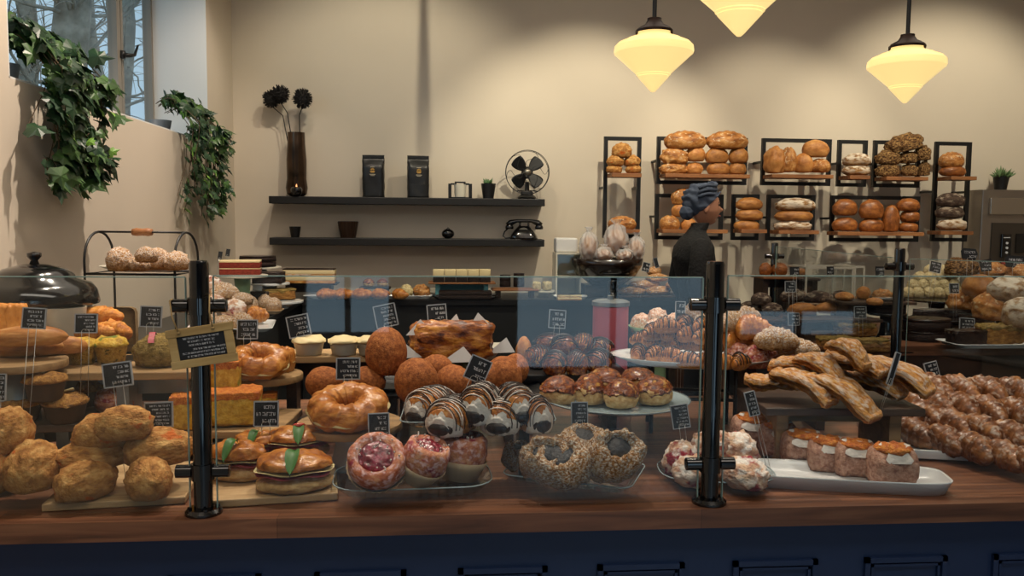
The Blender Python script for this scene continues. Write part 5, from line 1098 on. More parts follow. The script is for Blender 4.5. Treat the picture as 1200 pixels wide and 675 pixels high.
# almond ovals
za, _ = tray(674, 556, 150, .21, 'square clear glass plate of almond crusted chocolate pastries', 'dish', z=.912, rz=-24, name='glass_dish', cat='dish', h=.014)
for x, y, w, h, dz, rz, tl, lb in [(665, 547, 84, 54, 0, -32, 38, 'almond crusted chocolate pastry at the very front of its plate'), (708, 531, 76, 60, .012, 20, 42, 'almond crusted chocolate pastry with the widest dark centre'), (640, 527, 62, 48, .012, -10, 42, 'almond crusted chocolate pastry behind the front one'),
                              (680, 514, 60, 36, .05, 10, 25, 'almond crusted pastry at the back of the plate, beneath the tag'), (604, 532, 40, 34, 0, 30, 15, 'small almond crusted pastry by itself toward the danish')]:
    put('oval', lb, 'pastry', x, y, w, h, za+dz, .8, rz, 'almond crusted pastries', tilt=tl)
# cake stand with chocolate cakes
z12, _ = stand_round(722, 470, 2.2, 172, 'wide clear glass cake stand of chocolate sticky buns behind the almond pastries', mat='dishrim', foot='dish', dish=True, t=.01, ped=.05)
SB = [(655, 456, 48, 34, 0, 'sticky bun at the end of the glass stand by the horns'), (692, 455, 44, 36, 0, 'sticky bun in front on the glass stand, second from the horns'), (728, 460, 46, 34, 0, 'sticky bun in front on the glass stand, in the middle'), (766, 456, 50, 34, 0, 'sticky bun at the post end of the glass stand'), (710, 444, 44, 28, .03, 'sticky bun in the second layer of the glass stand'), (748, 443, 44, 26, .03, 'sticky bun in the second layer, toward the post')]
for x, y, w, h, dz, lb in SB: put('sticky', lb, 'bun', x, y, w, h, z12+dz, .9, x*5, 'sticky buns on the glass stand')
# chocolate buns on sheet pan
z13, _ = slab(665, 432, 2.5, 134, .2, 'dark board of chocolate drizzled buns in front of the pink pot', 'black', rz=0)
CB = [(632, 417, 34, 28, 0), (650, 424, 30, 30, 0), (676, 424, 30, 30, 0), (702, 422, 32, 30, 0), (660, 403, 34, 26, .04), (684, 402, 34, 26, .04), (645, 399, 34, 20, .05), (703, 405, 28, 22, .04)]
CL = ['at the paper end of the front row', 'second in the front row from the paper', 'third in the front row from the paper', 'last of the front row, below the pink pot', 'in the middle of the upper layer', 'in the upper layer, third from the paper', 'topmost, next to the white paper', 'in the upper layer right under the pink pot'.replace('right ', '')]
for (x, y, w, h, dz), lb in zip(CB, CL): put('chocbun', 'chocolate drizzled bun '+lb, 'bun', x, y, w, h, z13+dz, .9, x*3, 'chocolate drizzled buns')
bm = new(); grid(bm, 12, 8, lambda u, v: Vector(((u-.5)*.16, (v-.5)*.13, .004+.004*sin(u*9)+.003*sin(v*7)))); p = P(630, 410, Y=2.62)
bm2 = bm; o = tag(obj('parchment_sheet', bm, K['paper'], None, (p.x, p.y, z13+.001)), 'white parchment sheet beside the chocolate drizzled buns', 'paper')
put('bun', 'plain golden roll poking out beside the cinnamon doughnuts', 'bread', 614, 411, 20, 34, z13, 1, 0, name='golden_roll')
# pink pot
pp = P(715, 396, Y=2.78); t = thing('pink_pot', 'pink cylindrical pot with a flat lid behind the chocolate drizzled buns', 'pot', (pp.x, pp.y, ZC)); hp_ = P(715, 358, Y=2.78).z-ZC
bm = new(); lathe(bm, [(0, 0), (.058, 0), (.060, .01), (.060, hp_), (.055, hp_), (.055, hp_-.02), (0, hp_-.02)], 40); obj('pot', bm, K['pinkpot'], t, auto=True)
bm = new(); lathe(bm, [(0, hp_+.001), (.064, hp_+.001), (.064, hp_+.014), (.05, hp_+.02), (.012, hp_+.022), (.012, hp_+.034), (0, hp_+.036)], 40); obj('lid', bm, K['galv'], t, auto=True)
# croissant platter
pz = P(810, 422, Y=2.42); z14 = pz.z; W = 190*dist(pz)/FPX
t = thing('oval_platter', 'large white oval platter piled with chocolate croissants', 'platter', (pz.x, pz.y, ZC), radians(-10)); hq = z14-ZC
bm = new(); lathe(bm, [(0, hq-.008), (.75, hq-.008), (.98, hq+.012), (1, hq+.016), (.96, hq+.014), (.75, hq), (0, hq)], 60, sx=W/2, sy=.15); obj('dish', bm, K['white'], t, smooth=True)
bm = new(); 
for x, y in ((-.12, -.07), (.12, -.07), (-.12, .07), (.12, .07)): tube(bm, [(x, y, 0), (x, y, hq-.008)], .006, 8)
tube(bm, [(-.12, -.07, hq*.5), (.12, -.07, hq*.5), (.12, .07, hq*.5), (-.12, .07, hq*.5)], .005, 8, True); obj('wire_legs', bm, K['black'], t, smooth=True)
rnd = random.Random(8); CC = []
for r_, (n_, x0, x1, y0, dz) in enumerate(((7, 748, 866, 413, 0), (6, 755, 850, 398, .025), (5, 765, 845, 388, .055), (3, 780, 822, 378, .08))):
    for k in range(n_):
        x = x0+(x1-x0)*k/(n_-1); put('choccroissant', 'drizzled croissant on the oval platter, %s, %s' % (['front row', 'second layer', 'third layer', 'top of the pile'][r_], 'counted %s from the pink pot' % ['first', 'second', 'third', 'fourth', 'fifth', 'sixth', 'seventh'][k]),
            'croissant', x, y0+(x-x0)*.09*(1 if r_ == 0 else .5)+rnd.uniform(-2, 2), 34, 22, z14+dz, .6, rnd.uniform(-60, 60), 'chocolate croissants')
# green bowl of pale rolls
pg = P(770, 392, Y=2.82); t = thing('green_bowl', 'pale green bowl of small pale rolls behind the chocolate croissants', 'bowl', (pg.x, pg.y, ZC)); hg = pg.z-ZC
bm = new(); lathe(bm, [(0, 0), (.05, 0), (.035, .02), (.03, hg-.03), (.06, hg-.02), (.1, hg+.03), (.096, hg+.03), (.06, hg-.008), (0, hg-.008)], 48); obj('bowl', bm, K['green'], t, smooth=True)
for x, y, lb in [(752, 378, 'pale roll in the green bowl, beside the pink pot'), (771, 372, 'pale roll on top in the green bowl'), (790, 378, 'pale roll in the green bowl, toward the post'), (768, 385, 'pale roll low at the front of the green bowl')]: put('pinkroll' if 'pinkroll' in TPL else 'floury', lb, 'bread', x, y, 30, 24, hg+ZC-.0+(.02 if y < 375 else 0), .8, x, 'pale rolls in the green bowl')
# pale pastries behind, between the bowl and the post
z15, _ = slab(818, 398, 2.85, 70, .12, 'raised dark board behind the chocolate croissants', 'darkwood')
for x, y, lb in [(803, 384, 'pale almond pastry behind the chocolate croissants, toward the green bowl'), (822, 380, 'pale almond pastry partly hidden behind the thick post'), (812, 366, 'pale almond pastry on top, just before the thick post')]: put('almondlump', lb, 'pastry', x, y, 26, 26, z15+(.035 if y < 370 else 0), .9, x, 'pale almond pastries')
# ================================================================ goods past the second post
z16, _ = tray(915, 424, 134, .22, 'white platter of golden filled croissants beyond the thick post', 'white', Y=2.45, h=.015, rz=-6)
GC = [(864, 415, 34, 30, 0, 'filledroll', 'jam filled roll at the front beside the thick post'), (884, 418, 36, 28, 0, 'filledroll', 'jam filled roll second from the post in the front row'), (908, 414, 40, 30, 0, 'filledroll', 'jam filled roll third from the post in the front row'), (932, 420, 36, 26, 0, 'filledroll', 'jam filled roll at the end of the front row'),
      (862, 396, 40, 30, .045, 'croissant', 'golden croissant above the jam rolls beside the post'), (890, 397, 44, 28, .04, 'croissant', 'golden croissant in the middle above the jam rolls'), (880, 383, 46, 30, .08, 'croissant', 'golden croissant high in the pile'), (858, 376, 40, 26, .10, 'almondcroissant', 'almond croissant on top of the pile beside the post'),
      (910, 396, 52, 28, .06, 'almondcroissant', 'sugared almond croissant sloping down the pile'), (934, 407, 50, 24, .035, 'almondcroissant', 'sugared almond croissant low on the far slope of the pile'), (874, 368, 34, 20, .125, 'almondcroissant', 'smallest almond croissant at the very top of the pile')]
for x, y, w, h, dz, kd, lb in GC: put(kd, lb, 'pastry' if kd == 'filledroll' else 'croissant', x, y, w, h, z16+dz, .65, x*13 % 60-30, 'filled croissants and rolls')
z17, _ = slab(968, 466, 2.12, 178, .26, 'dark wooden display board of flaky sugared strips', 'darkwood', rz=-4, riser='greywood')
ST = [(902, 447, 62, 0, -20, 10, 'flaky sugared strip lying flattest, at the thick post end of the board'), (940, 447, 76, .012, -52, 24, 'flaky sugared strip slanting down, second from the thick post'), (986, 458, 88, .0, -50, 24, 'longest flaky sugared strip slanting down in the centre of the board'), (1018, 446, 72, .0, -52, 24, 'flaky strip beside the central one, toward the thin post'),
      (1046, 434, 86, .035, -48, 24, 'flaky strip with white sugar reaching under the thin post'), (960, 428, 62, .05, -50, 22, 'flaky strip in the second layer above the centre'), (998, 424, 66, .055, -50, 22, 'flaky strip in the second layer toward the thin post'), (925, 428, 50, .04, -30, 16, 'short flaky strip in the second layer toward the thick post'), (992, 410, 52, .095, -52, 22, 'flaky strip on top of the heap')]
for x, y, w, dz, rz, rl, lb in ST: put('strip', lb, 'pastry', x, y, w, 27, z17+dz+.018, .54, rz, 'flaky sugared strips', roll=rl)
zj, _ = tray(838, 556, 132, .2, 'clear oval dish of berry scones around the foot of the thick post', 'dish', z=.912, rz=-6, name='glass_dish', cat='dish', h=.012, rc=.08)
for x, y, w, h, dz, lb in [(800, 535, 58, 42, 0, 'berry scone at the almond pastry end, with the tag above it'), (866, 527, 60, 44, .02, 'berry scone just past the thick post, in the second layer'), (812, 550, 66, 36, 0, 'berry scone at the front before the thick post'), (873, 552, 66, 38, 0, 'berry scone at the front past the thick post'), (836, 520, 56, 36, .04, 'berry scone behind the thick post, at the top')]:
    put('jamscone', lb, 'scone', x, y, w, h, zj+dz, .8, x*3, 'sugared berry scones')
tp = P(985, 553, Z=.93); zx = .915
t = thing('serving_platter', 'long narrow white platter of iced fruit rolls at the front', 'platter', (tp.x, tp.y, ZC), radians(-13)); W = .48
bm = new()
def f(u, v):
    a = v*2*pi; q = (abs(cos(a))**5+abs(sin(a))**5)**-.2; r = [0, .84, .98, 1, .95, .84, 0][int(round(u*6))]; z = [0.0005, .001, .03, .034, .03, .012, .012][int(round(u*6))]
    return Vector((W/2*(1-(1-r)*.35)*cos(a)*q if r else 0, .075*r*sin(a)*q, z))
grid(bm, 7, 60, f, False, True); obj('dish', bm, K['white'], t, smooth=True)
for k, (x, y, w, h, lb) in enumerate([(884, 503, 54, 42, 'iced fruit roll behind the berry scones, with two tags'), (912, 511, 44, 42, 'iced fruit roll second along the white platter'), (941, 522, 50, 42, 'iced fruit roll with dark caramelised top, third along the platter'), (970, 529, 48, 42, 'iced fruit roll in the middle of the white platter'), (1002, 534, 48, 44, 'iced fruit roll fifth along the white platter'), (1045, 541, 54, 50, 'iced fruit roll at the far end of the white platter')]):
    put('roulade', lb, 'pastry', x, y, w, h, ZC+.012, 1.0, -14+(k % 2)*6, 'iced fruit rolls')
# long white plate of braids
zp_ = .925; tp = P(1150, 520, Z=zp_)
t = thing('long_platter', 'long white rectangular plate full of braided pastries, cut by the picture edge', 'platter', (tp.x+.05, tp.y+.04, ZC), radians(-14)); bm = new()
box(bm, (0, 0, .012), (.62, .34, .012), None, .004); box(bm, (0, 0, .003), (.5, .26, .006))
for s in (-1, 1): box(bm, (0, s*.166, .02), (.62, .008, .02), None, .003); box(bm, (s*.306, 0, .02), (.008, .34, .02), None, .003)
obj('plate', bm, K['white'], t, auto=True)
n_ = 0; ords = ['first', 'second', 'third', 'fourth', 'fifth', 'sixth']
for r_, (xs, y0, dy, dz, rl) in enumerate((((1072, 1106, 1142, 1178, 1208), 504, 11, 0, 'front row'), ((1085, 1116, 1150, 1186), 486, 9, .035, 'second row'), ((1068, 1096, 1126, 1158, 1192), 468, 4, .06, 'third row'), ((1092, 1124, 1156, 1192), 452, 2, .085, 'back row'))):
    for k, x in enumerate(xs):
        put('braid', 'sugared braided pastry in the %s, %s counted from the flaky strips' % (rl, ords[k]), 'pastry', x, y0+dy*k*(.8), 62, 38, ZC+.02+dz, .52, 0, 'braided pastries', hk=.85).rotation_euler = (0, radians(10), radians(-78-3*k+4*(r_ % 2)))
# ================================================================ hanging sign and price cards
ps = P(237, 405, Y=1.728); t = thing('hanging_sign', 'small wood framed chalkboard hanging by strings from the guard post', 'sign', ps); t.rotation_euler = (0, radians(-8.5), 0)
W, H, b_ = .128, .081, .0165
for nm, c_, s_ in (('frame_rail', (0, 0, (H-b_)/2), (W+.006, .009, b_)), ('frame_rail', (0, 0, -(H-b_)/2), (W+.004, .009, b_)), ('frame_stile', (-(W-b_)/2, .0005, 0), (b_, .008, H-2*b_)), ('frame_stile', ((W-b_)/2, .0005, 0), (b_, .008, H-2*b_))):
    bm = new(); box(bm, c_, s_, None, .001); obj(nm, bm, K['signwood'], t)
bm = new(); box(bm, (0, .001, 0), (W-2*b_+.001, .004, H-2*b_+.001)); obj('chalkboard', bm, K['slate'], t)
bm = new(); w_, h_ = W-2*b_, H-2*b_
tmp = new(); scribble(bm, w_, h_*.5, 3, -.0016, 5, 'left', .95)
for v in bm.verts: v.co.z += h_*.24
k0 = len(bm.verts); scribble(bm, w_, h_*.48, 3, -.0016, 9, 'right', .95); bm.verts.ensure_lookup_table()
for i in range(k0, len(bm.verts)): bm.verts[i].co.z -= h_*.24
obj('chalk_writing', bm, K['chalk'], t)
cz = 1.355-ps.z
for s, px_s in ((-1, -.040), (1, .028)):
    bm = new(); top = Vector((-.492-ps.x+s*.040, GY-.012-ps.y, cz+.004)); tube(bm, [(px_s, -.006, H/2-.008), ((px_s+top.x)/2, -.006, (H/2+cz)/2), (top.x, top.y-.006, top.z), (top.x, top.y+.012, top.z+.002)], .0016, 6); tube(bm, [(px_s-.003, -.006, H/2-.008), (px_s+.003, -.006, H/2-.008)], .0028, 8); obj('string', bm, K['rope'], t, smooth=True)
CA = [(40, 373, 27, 25, 3, 2.06, 'price card with silver border standing before the loaf slices', 4, z1), (101, 379, 26, 23, 0, 2.17, 'price card standing before the golden twists', 5, z2), (177, 371, 25, 25, 2, 2.31, 'price card standing behind the bacon scone', 4, z3),
      (138, 439, 34, 29, -8, 1.98, 'large tilted price card hanging below the egg muffins', 4, .03), (0, 454, 14, 32, 0, 1.98, 'price card cut by the picture edge beside the muffins', 5, .03), (186, 486, 33, 30, -2, 1.92, 'price card with six lines, stuck in the cheese scones', 6, .03),
      (290, 386, 24, 23, 0, 2.36, 'price card behind the high croissant ring, beside the post', 3, z5), (350, 382, 26, 26, -12, 2.54, 'tilted price card above the cream cheesecakes', 4, z8), (312, 485, 29, 30, 0, 2.0, 'price card in front of the egg squares', 3, .04),
      (408, 432, 28, 26, 0, 2.2, 'price card between the cheesecakes and the croissant ring', 4, .03), (452, 370, 26, 27, -12, 2.5, 'tilted price card standing over the very large doughnut', 5, .04), (512, 367, 23, 21, -5, 2.7, 'price card standing behind the pull-apart loaf', 3, .06),
      (560, 433, 26, 29, 24, 2.1, 'strongly tilted price card among the doughnuts', 3, .03), (444, 499, 25, 30, -2, 1.9, 'price card above the tipped berry danish', 4, .03), (679, 484, 20, 26, 0, 1.98, 'narrow price card behind the almond crusted pastries', 5, .03),
      (797, 488, 21, 28, -8, 1.95, 'leaning price card above the berry scones', 6, .03), (881, 473, 13, 29, -14, 1.98, 'price card seen almost edge-on above the fruit rolls', 5, .03), (653, 374, 20, 22, 4, 2.5, 'slim bordered price card above the white parchment', 3, z13),
      (1093, 438, 16, 28, -14, 2.4, 'narrow leaning price card behind the braided pastries', 5, .04), (797, 372, 12, 38, 2, 2.7, 'tall narrow price card beside the green bowl', 5, .05), (851, 368, 10, 24, 2, 2.65, 'thin price card just past the thick post', 3, .05), (1047, 432, 7, 40, 20, 2.0, 'thin price card seen edge-on among the flaky strips', 0, .02)]
for x, y, w, h, rot, Y_, lb, ln, wi in CA: card(x, y, w, h, rot, Y_, lb, ln, 'silver', wi)
#@@PART5
# ================================================================ cakes along the window wall and on the back counter
zs1, _ = tray(272, 384, 96, .34, 'white tray heaped with iced and almond pastries on the side counter', 'white', z=SC+.012, base=SC, rz=8)
SP = [(242, 372, 30, 24, 0, 'almondlump', 'almond pastry low on the tray, just behind the sign post'), (262, 378, 30, 20, 0, 'almondlump', 'almond pastry at the front edge of the heaped tray'), (284, 376, 28, 22, 0, 'almondcroissant', 'almond croissant at the front edge of the heaped tray'), (250, 355, 34, 22, .03, 'jamscone', 'pink sugared scone in the middle of the heaped tray, wall end'),
      (274, 360, 30, 22, .04, 'jamscone', 'pink sugared scone in the middle of the heaped tray, open end'), (300, 368, 26, 20, .01, 'croissant', 'small golden croissant hanging over the open end of the heaped tray'), (262, 341, 34, 22, .08, 'almondcroissant', 'almond croissant on top of the heaped tray'), (246, 333, 30, 22, .11, 'jamscone', 'topmost sugared scone on the heap beside the post'), (284, 350, 26, 16, .06, 'almondlump', 'small almond pastry high on the open end of the heap')]
for x, y, w, h, dz, kd, lb in SP: put(kd, lb, 'pastry', x, y, w, h, zs1+dz, .8, x*7 % 90, 'heaped pastries on the side counter', front=False)
pb = P(300, 366, Z=SC); zt5, _ = tray(306, 366, 50, .14, 'kraft paper tray of golden almond bites on the side counter', 'kraft', z=SC+.01, base=SC)
for x, y, lb in [(294, 355, 'golden almond bite at the wall side of the kraft tray'), (310, 353, 'golden almond bite on top of the kraft tray'), (321, 357, 'golden almond bite at the open side of the kraft tray')]: put('almondlump', lb, 'pastry', x, y, 20, 18, zt5, .9, x, 'almond bites', front=False)
def cstand(px, py, Y, w, label, mat, foot, base, name='cake_stand'): return stand_round(px, py, Y, w, label, mat, foot, .012, None, name, 'stand', False, base)
zc1, _ = cstand(284, 322, 4.75, 58, 'pale cake stand with a green foot under the red layer cake', 'cream', 'green', SC)
put('redcake', 'red layer cake with pale frosting, half cut, on its stand', 'cake', 282, 313, 46, 17, zc1, .5, 6, front=False)
zc2, _ = cstand(304, 312, 5.3, 50, 'raised cake stand at the far corner under a dark chocolate cake', 'cream', 'galv', SC)
put('choccake', 'low dark chocolate cake at the far corner behind the red one', 'cake', 302, 306, 42, 13, zc2, .9, 0, front=False)
zc3, _ = cstand(316, 331, 5.0, 46, 'low cake stand beside the red layer cake', 'white', 'galv', SC)
put('chocslab', 'small dark chocolate slab cake beside the red cake', 'cake', 315, 325, 34, 13, zc3, .8, 0, front=False)
zc4, _ = cstand(325, 352, 4.9, 60, 'flat white plate of crumble topped tart at the end of the side counter', 'white', 'white', SC)
put('olivebar', 'round topped crumble tart on the flat white plate', 'tart', 327, 344, 40, 14, zc4, .8, 10, name='crumble_tart', front=False)
put('chocslab', 'small chocolate tart sharing the plate with the crumble tart', 'tart', 304, 347, 24, 12, zc4-.004, .8, -10, name='chocolate_tart', front=False)
for x, y, lb in ((258, 299, 'tiny black cake flag above the red cake, nearer the wall'), (267, 296, 'tiny black cake flag above the red cake, taller of two')): card(x, y, 5, 9, 8, 4.8, lb, 0, None, .07, name='cake_flag')
BY = 5.62
def bz(px, py, w, label, mat='dark', d=.16, base=SC, Y=BY, riser='darkwood'): return slab(px, py, Y, w, d, label, mat, 0, .012, 'display_board', 'board', riser, base)
zn, _ = bz(363, 331, 66, 'dark raised board under the cream slices')
put('napoleon', 'long layered cream slice with dark top on the back counter', 'cake', 363, 323, 60, 17, zn, .35, 0, front=False)
zp5, _ = tray(428, 348.5, 142, .12, 'long pale platter of croissants on the back counter', 'white', z=SC+.006, base=SC)
for k, (x, w) in enumerate([(382, 26), (402, 28), (424, 28), (446, 26), (468, 22)]): put('croissant', 'croissant on the long back counter platter, %s from the cream slice' % ords[k], 'croissant', x, 344, w, 13, zp5, .8, x, 'croissants on the back counter', front=False)
zdd, _ = bz(440, 336, 36, 'small raised board behind the croissant platter', Y=5.84, d=.1)
for x, lb in ((432, 'dark chocolate doughnut on the back counter, vase side'), (448, 'dark chocolate doughnut on the back counter, fan side')): put('sticky', lb, 'doughnut', x, 331, 15, 10, zdd, .9, x, 'dark doughnuts', name='doughnut', front=False)
zc6, _ = tray(485, 348.5, 44, .12, 'small white rectangular plate of cookies on the back counter', 'white', z=SC+.006, base=SC)
for x, w, lb in ((476, 18, 'pale scone shaped cookie, smaller one of the plate'), (494, 23, 'larger rough cookie on the small white plate')): put('puffball' if x < 480 else 'rustic', lb, 'cookie', x, 340, w, 15, zc6, .9, x, name='cookie', front=False)
zk, _ = bz(541, 330, 78, 'wooden board on a teal foot holding frosted cake squares', 'oak', riser='teal')
for k, x in enumerate((514, 527.5, 541, 554.5, 568)): put('slice', 'frosted cake square on the raised wooden board, %s from the vase end' % ords[k], 'cake', x, 323, 13, 15, zk, 1, 0, 'frosted cake squares', front=False)
zt6, _ = tray(545, 349, 78, .12, 'dark oval tray of flat chocolate tart on the back counter', 'blackgloss', z=SC+.006, base=SC)
put('chocslab', 'flat dark chocolate tart lying in the dark tray', 'tart', 545, 345, 62, 9, zt6, .4, 0, name='chocolate_tart', front=False)
zb6, _ = bz(603, 338, 54, 'small wooden board of brownie stacks on the back counter', 'oak')
for k, (x, y, w, h) in enumerate([(592, 329, 13, 14), (608, 328, 13, 16)]): put('choccake', ['brownie stack on the wooden board, farther from the bowl', 'taller brownie stack on the wooden board, closer to the bowl'][k], 'brownie', x, y, w, h, zb6, 1, 0, 'brownie stacks', name='brownie_stack', front=False)
zb7, _ = cstand(636, 340, BY, 28, 'small glass dish of pale cream squares on the back counter', 'cream', 'dish', SC)
for x, lb in ((629, 'pale cream square beside the brownies'), (641, 'pale cream square beside the paper box')): put('meringue' if 'meringue' in TPL else 'puffball', lb, 'cream puff', x, 335, 12, 11, zb7, .9, x, 'pale cream squares', front=False)
zb8, _ = tray(668, 349, 40, .12, 'small white tray of slices beneath the bread bowl', 'white', z=SC+.006, base=SC)
for x, lb in ((660, 'thin cake slice on the small white tray, brownie side'), (674, 'thin cake slice on the small white tray, bowl side')): put('napoleon', lb, 'cake', x, 348, 14, 7, zb8, .8, 0, 'thin cake slices', front=False)
# paper box and bread bin
pq = P(665, 330, Y=5.7); zq = pq.z; t = thing('bread_bin', 'boxy wooden bread bin with a glass front beside the large bowl', 'bin', (pq.x, 5.75, SC)); Wb = 28*dist(pq)/FPX; hb = P(677, 296, Y=5.7).z-SC
bm = new(); box(bm, (0, .09, hb/2), (Wb, .01, hb)); 
for s in (-1, 1): box(bm, (s*Wb/2, 0, hb/2), (.01, .19, hb))
for z in (.006, hb*.45, hb-.006): box(bm, (0, 0, z), (Wb-.01, .19, .012))
obj('bin_case', bm, K['cream'], t); bm = new(); box(bm, (0, -.09, hb/2), (Wb-.012, .004, hb-.026)); obj('glass_front', bm, K['glass'], t)
pt = P(672, 292, Y=5.7); bm = new(); box(bm, (0, 0, .05), (.15, .13, .1), None, .012); o = obj('paper_stack', bm, K['paper'], None, (pq.x-.01, 5.75, SC+hb)); tag(o, 'stack of white paper bags lying on top of the bread bin', 'paper bags')
# bowl of bagged bread
bo = P(712, 334, Y=5.6); rb = 42*dist(bo)/FPX; zB = bo.z
bm = new(); box(bm, (bo.x, 5.7, (SC+zB)/2-.0005), (.3, .2, zB-SC-.001)); tag(obj('display_block', bm, K['darkwood']), 'dark block lifting the large bread bowl above the counter', 'riser')
hB = P(712, 303, Y=5.6).z-zB
bm = new(); lathe(bm, [(0, 0), (rb*.45, 0), (rb*.8, hB*.35), (rb*.97, hB*.75), (rb, hB), (rb*.97, hB), (rb*.93, hB*.75), (rb*.76, hB*.38), (rb*.4, .015), (0, .015)], 56)
tag(obj('large_bowl', bm, K['brownbowl'], None, (bo.x, 5.63, zB), smooth=True), 'large dark wooden bowl filled with bagged bread', 'bowl')
for x, y, w, h, dy, lb in [(690, 287, 30, 42, 0, 'bagged seeded bread standing at the fan side of the bowl'), (722, 279, 42, 44, .04, 'largest clear bag of bread in the middle of the bowl'), (746, 290, 28, 36, 0, 'bagged bread leaning at the woman side of the bowl'), (708, 297, 30, 22, -.08, 'small bagged roll at the front of the bowl'), (732, 298, 28, 20, -.08, 'second small bagged roll at the front of the bowl, below the card')]:
    hang('bagged', lb, 'bread', x, y, w*1.25, h, 5.62+dy, .6, x*.1, 'bagged breads in the bowl')
card(729, 296, 6, 12, 0, 5.5, 'tiny black card clipped to the bread bags in the bowl', 2, None, .03)
gs = P(718, 321, Y=5.4); zg, _ = stand_round(718, 319, 5.48, 38, 'small dark stand with two rolls in front of the large bowl', 'blackgloss', 'blackgloss', .01, None, 'display_stand', 'stand', False, SC)
for x, lb in ((711, 'golden roll in front of the large bowl, fan side'), (727, 'golden roll in front of the large bowl, woman side')): put('split', lb, 'bread', x, 312, 18, 13, zg, .9, x, 'rolls before the bowl', front=False)
zf, _ = slab(775, 345, 5.6, 112, .22, 'dark board of flatbreads beside the large bowl', 'darkwood', 0, .014, base=SC)
FB = [(742, 340, 40, 10, 0), (772, 340, 46, 10, 0), (806, 341, 40, 10, 0), (756, 332, 48, 9, .045), (792, 333, 44, 9, .045), (770, 325, 40, 9, .085), (767, 317, 26, 10, .12)]
FL = ['lowest flatbread at the bowl end of the pile', 'lowest flatbread in the middle of the pile', 'lowest flatbread at the woman end of the pile', 'flatbread in the middle layer, bowl end', 'flatbread in the middle layer, woman end', 'flatbread in the upper layer of the pile', 'small pale roll topping the flatbread pile']
for (x, y, w, h, dz), lb in zip(FB, FL): put('cookie', lb, 'flatbread', x, y, w, h, zf+dz, .55, x, 'flatbreads', name='flatbread', front=False)
card(757, 313, 9, 11, 14, 5.45, 'black price card tilted at the bowl end of the flatbreads', 2, 'silver', .05); card(769, 308, 5, 12, -14, 5.45, 'narrow price card stuck in the topmost flatbread roll', 0, 'silver', .04)
# ================================================================ island counter
def ip(px, py, Y, w, label, mat='darkwood', d=.2): return slab(px, py, Y, w, d, label, mat, 0, .014, 'display_board', 'board', 'darkwood', IZ)
zi, _ = ip(906, 323, 4.55, 40, 'dark board of two brown loaves beside the distant guard post', 'oak')
for x, w, lb in ((897, 15, 'small brown loaf before the distant guard post'), (913, 20, 'brown loaf just past the distant guard post')): put('brownbun', lb, 'bread', x, 315, w, 15, zi, .9, x, 'brown loaves on the oak board', front=False)
zi, _ = ip(940, 325, 4.6, 26, 'dark board of one pale loaf behind the pastry case')
put('brownloaf', 'pale brown loaf between the distant post and the pastry case', 'bread', 936, 317, 20, 13, zi, .9, 0, front=False)
def case(x0, x1, yt, yb, Y, label):
    a = P(x0, yt, Y=Y); b_ = P(x1, yb, Y=Y); W = b_.x-a.x; H = a.z-IZ; t = thing('pastry_case', label, 'display case', ((a.x+b_.x)/2, Y+.12, IZ)); bm = new(); q = .010
    for sx_ in (-1, 1):
        for sy_ in (-1, 1): box(bm, (sx_*(W-q)/2, sy_*.11, H/2), (q, q, H))
    for z in (H-q/2, H*.42, q/2):
        for s in (-1, 1): box(bm, (0, s*.11, z), (W-2*q, q, q)); box(bm, (s*(W-q)/2, 0, z), (q, .22-q, q))
    obj('white_frame', bm, K['cream'], t); bm = new(); box(bm, (0, 0, H*.42), (W-2*q, .2, .006)); box(bm, (0, 0, .008), (W-2*q, .2, .008)); obj('case_shelf', bm, K['dark'], t)
    bm = new(); box(bm, (0, -.112, H/2), (W-2*q, .003, H-2*q)); obj('case_glass', bm, K['glass'], t); return IZ+H*.42+.004, t.location
zc_, lc = case(945, 1000, 313, 350, 4.3, 'white framed glass pastry case holding dark loaves'); case(1002, 1013, 312, 350, 4.3, 'narrow white framed case beside the larger pastry case')
for x, lb in ((958, 'dark loaf inside the pastry case, post side'), (985, 'dark loaf inside the pastry case, cream puff side')):
    hang('rye', lb, 'bread', x, 336, 24, 12, lc.y, .6, 0, 'loaves in the pastry case').location.z = zc_
zi, _ = ip(1020, 352, 4.05, 88, 'dark board of golden rolls and crisp sticks near the thin post')
for x, y, w, h, kd, lb in [(1012, 343, 18, 15, 'bun', 'round golden roll beside the pastry case'), (1034, 345, 24, 14, 'rustic', 'rustic roll with pale crust next to the thin post'), (990, 347, 26, 10, 'loaf', 'flat pale loaf below the pastry case'), (1025, 353, 20, 9, 'bun', 'small roll in front of the rustic roll')]: put(kd, lb, 'bread', x, y, w, h, zi, .8, x, front=False)
zi, _ = ip(975, 372, 3.95, 100, 'dark board of long brown loaves behind the flaky strips')
for k, (x, y, w, h, kd) in enumerate([(940, 362, 38, 15, 'brownloaf'), (976, 360, 44, 14, 'loaf'), (1000, 354, 36, 14, 'brownloaf'), (958, 348, 40, 14, 'rye'), (930, 346, 34, 16, 'rye')]): put(kd, ['long brown loaf low on the board behind the sugared strips', 'long pale loaf low in the middle of the board', 'short brown loaf at the thin post end of the board', 'dark rye loaf lying on the long loaves', 'dark rye loaf at the thick post end, stacked'][k], 'bread', x, y, w, h, zi+(.045 if y < 350 else 0), .5, 5, 'loaves on the long dark board', front=False)
zi, _ = ip(890, 372, 4.1, 46, 'dark board of rye rolls behind the golden croissants')
for k, (x, y, w) in enumerate([(880, 360, 26), (905, 362, 26), (892, 350, 24), ]): put('rye', ['rye roll low at the post side', 'rye roll low at the far side', 'rye roll stacked on the two others', 'small rye roll stacked at the post side'][k]+' of the board behind the golden croissants', 'bread', x, y, w, 15, zi+(.09 if y == 353 else .05 if y < 355 else 0), .8, x, 'rye rolls', front=False)
zi, _ = ip(1005, 408, 3.8, 110, 'dark board of crumble bars behind the flaky strips')
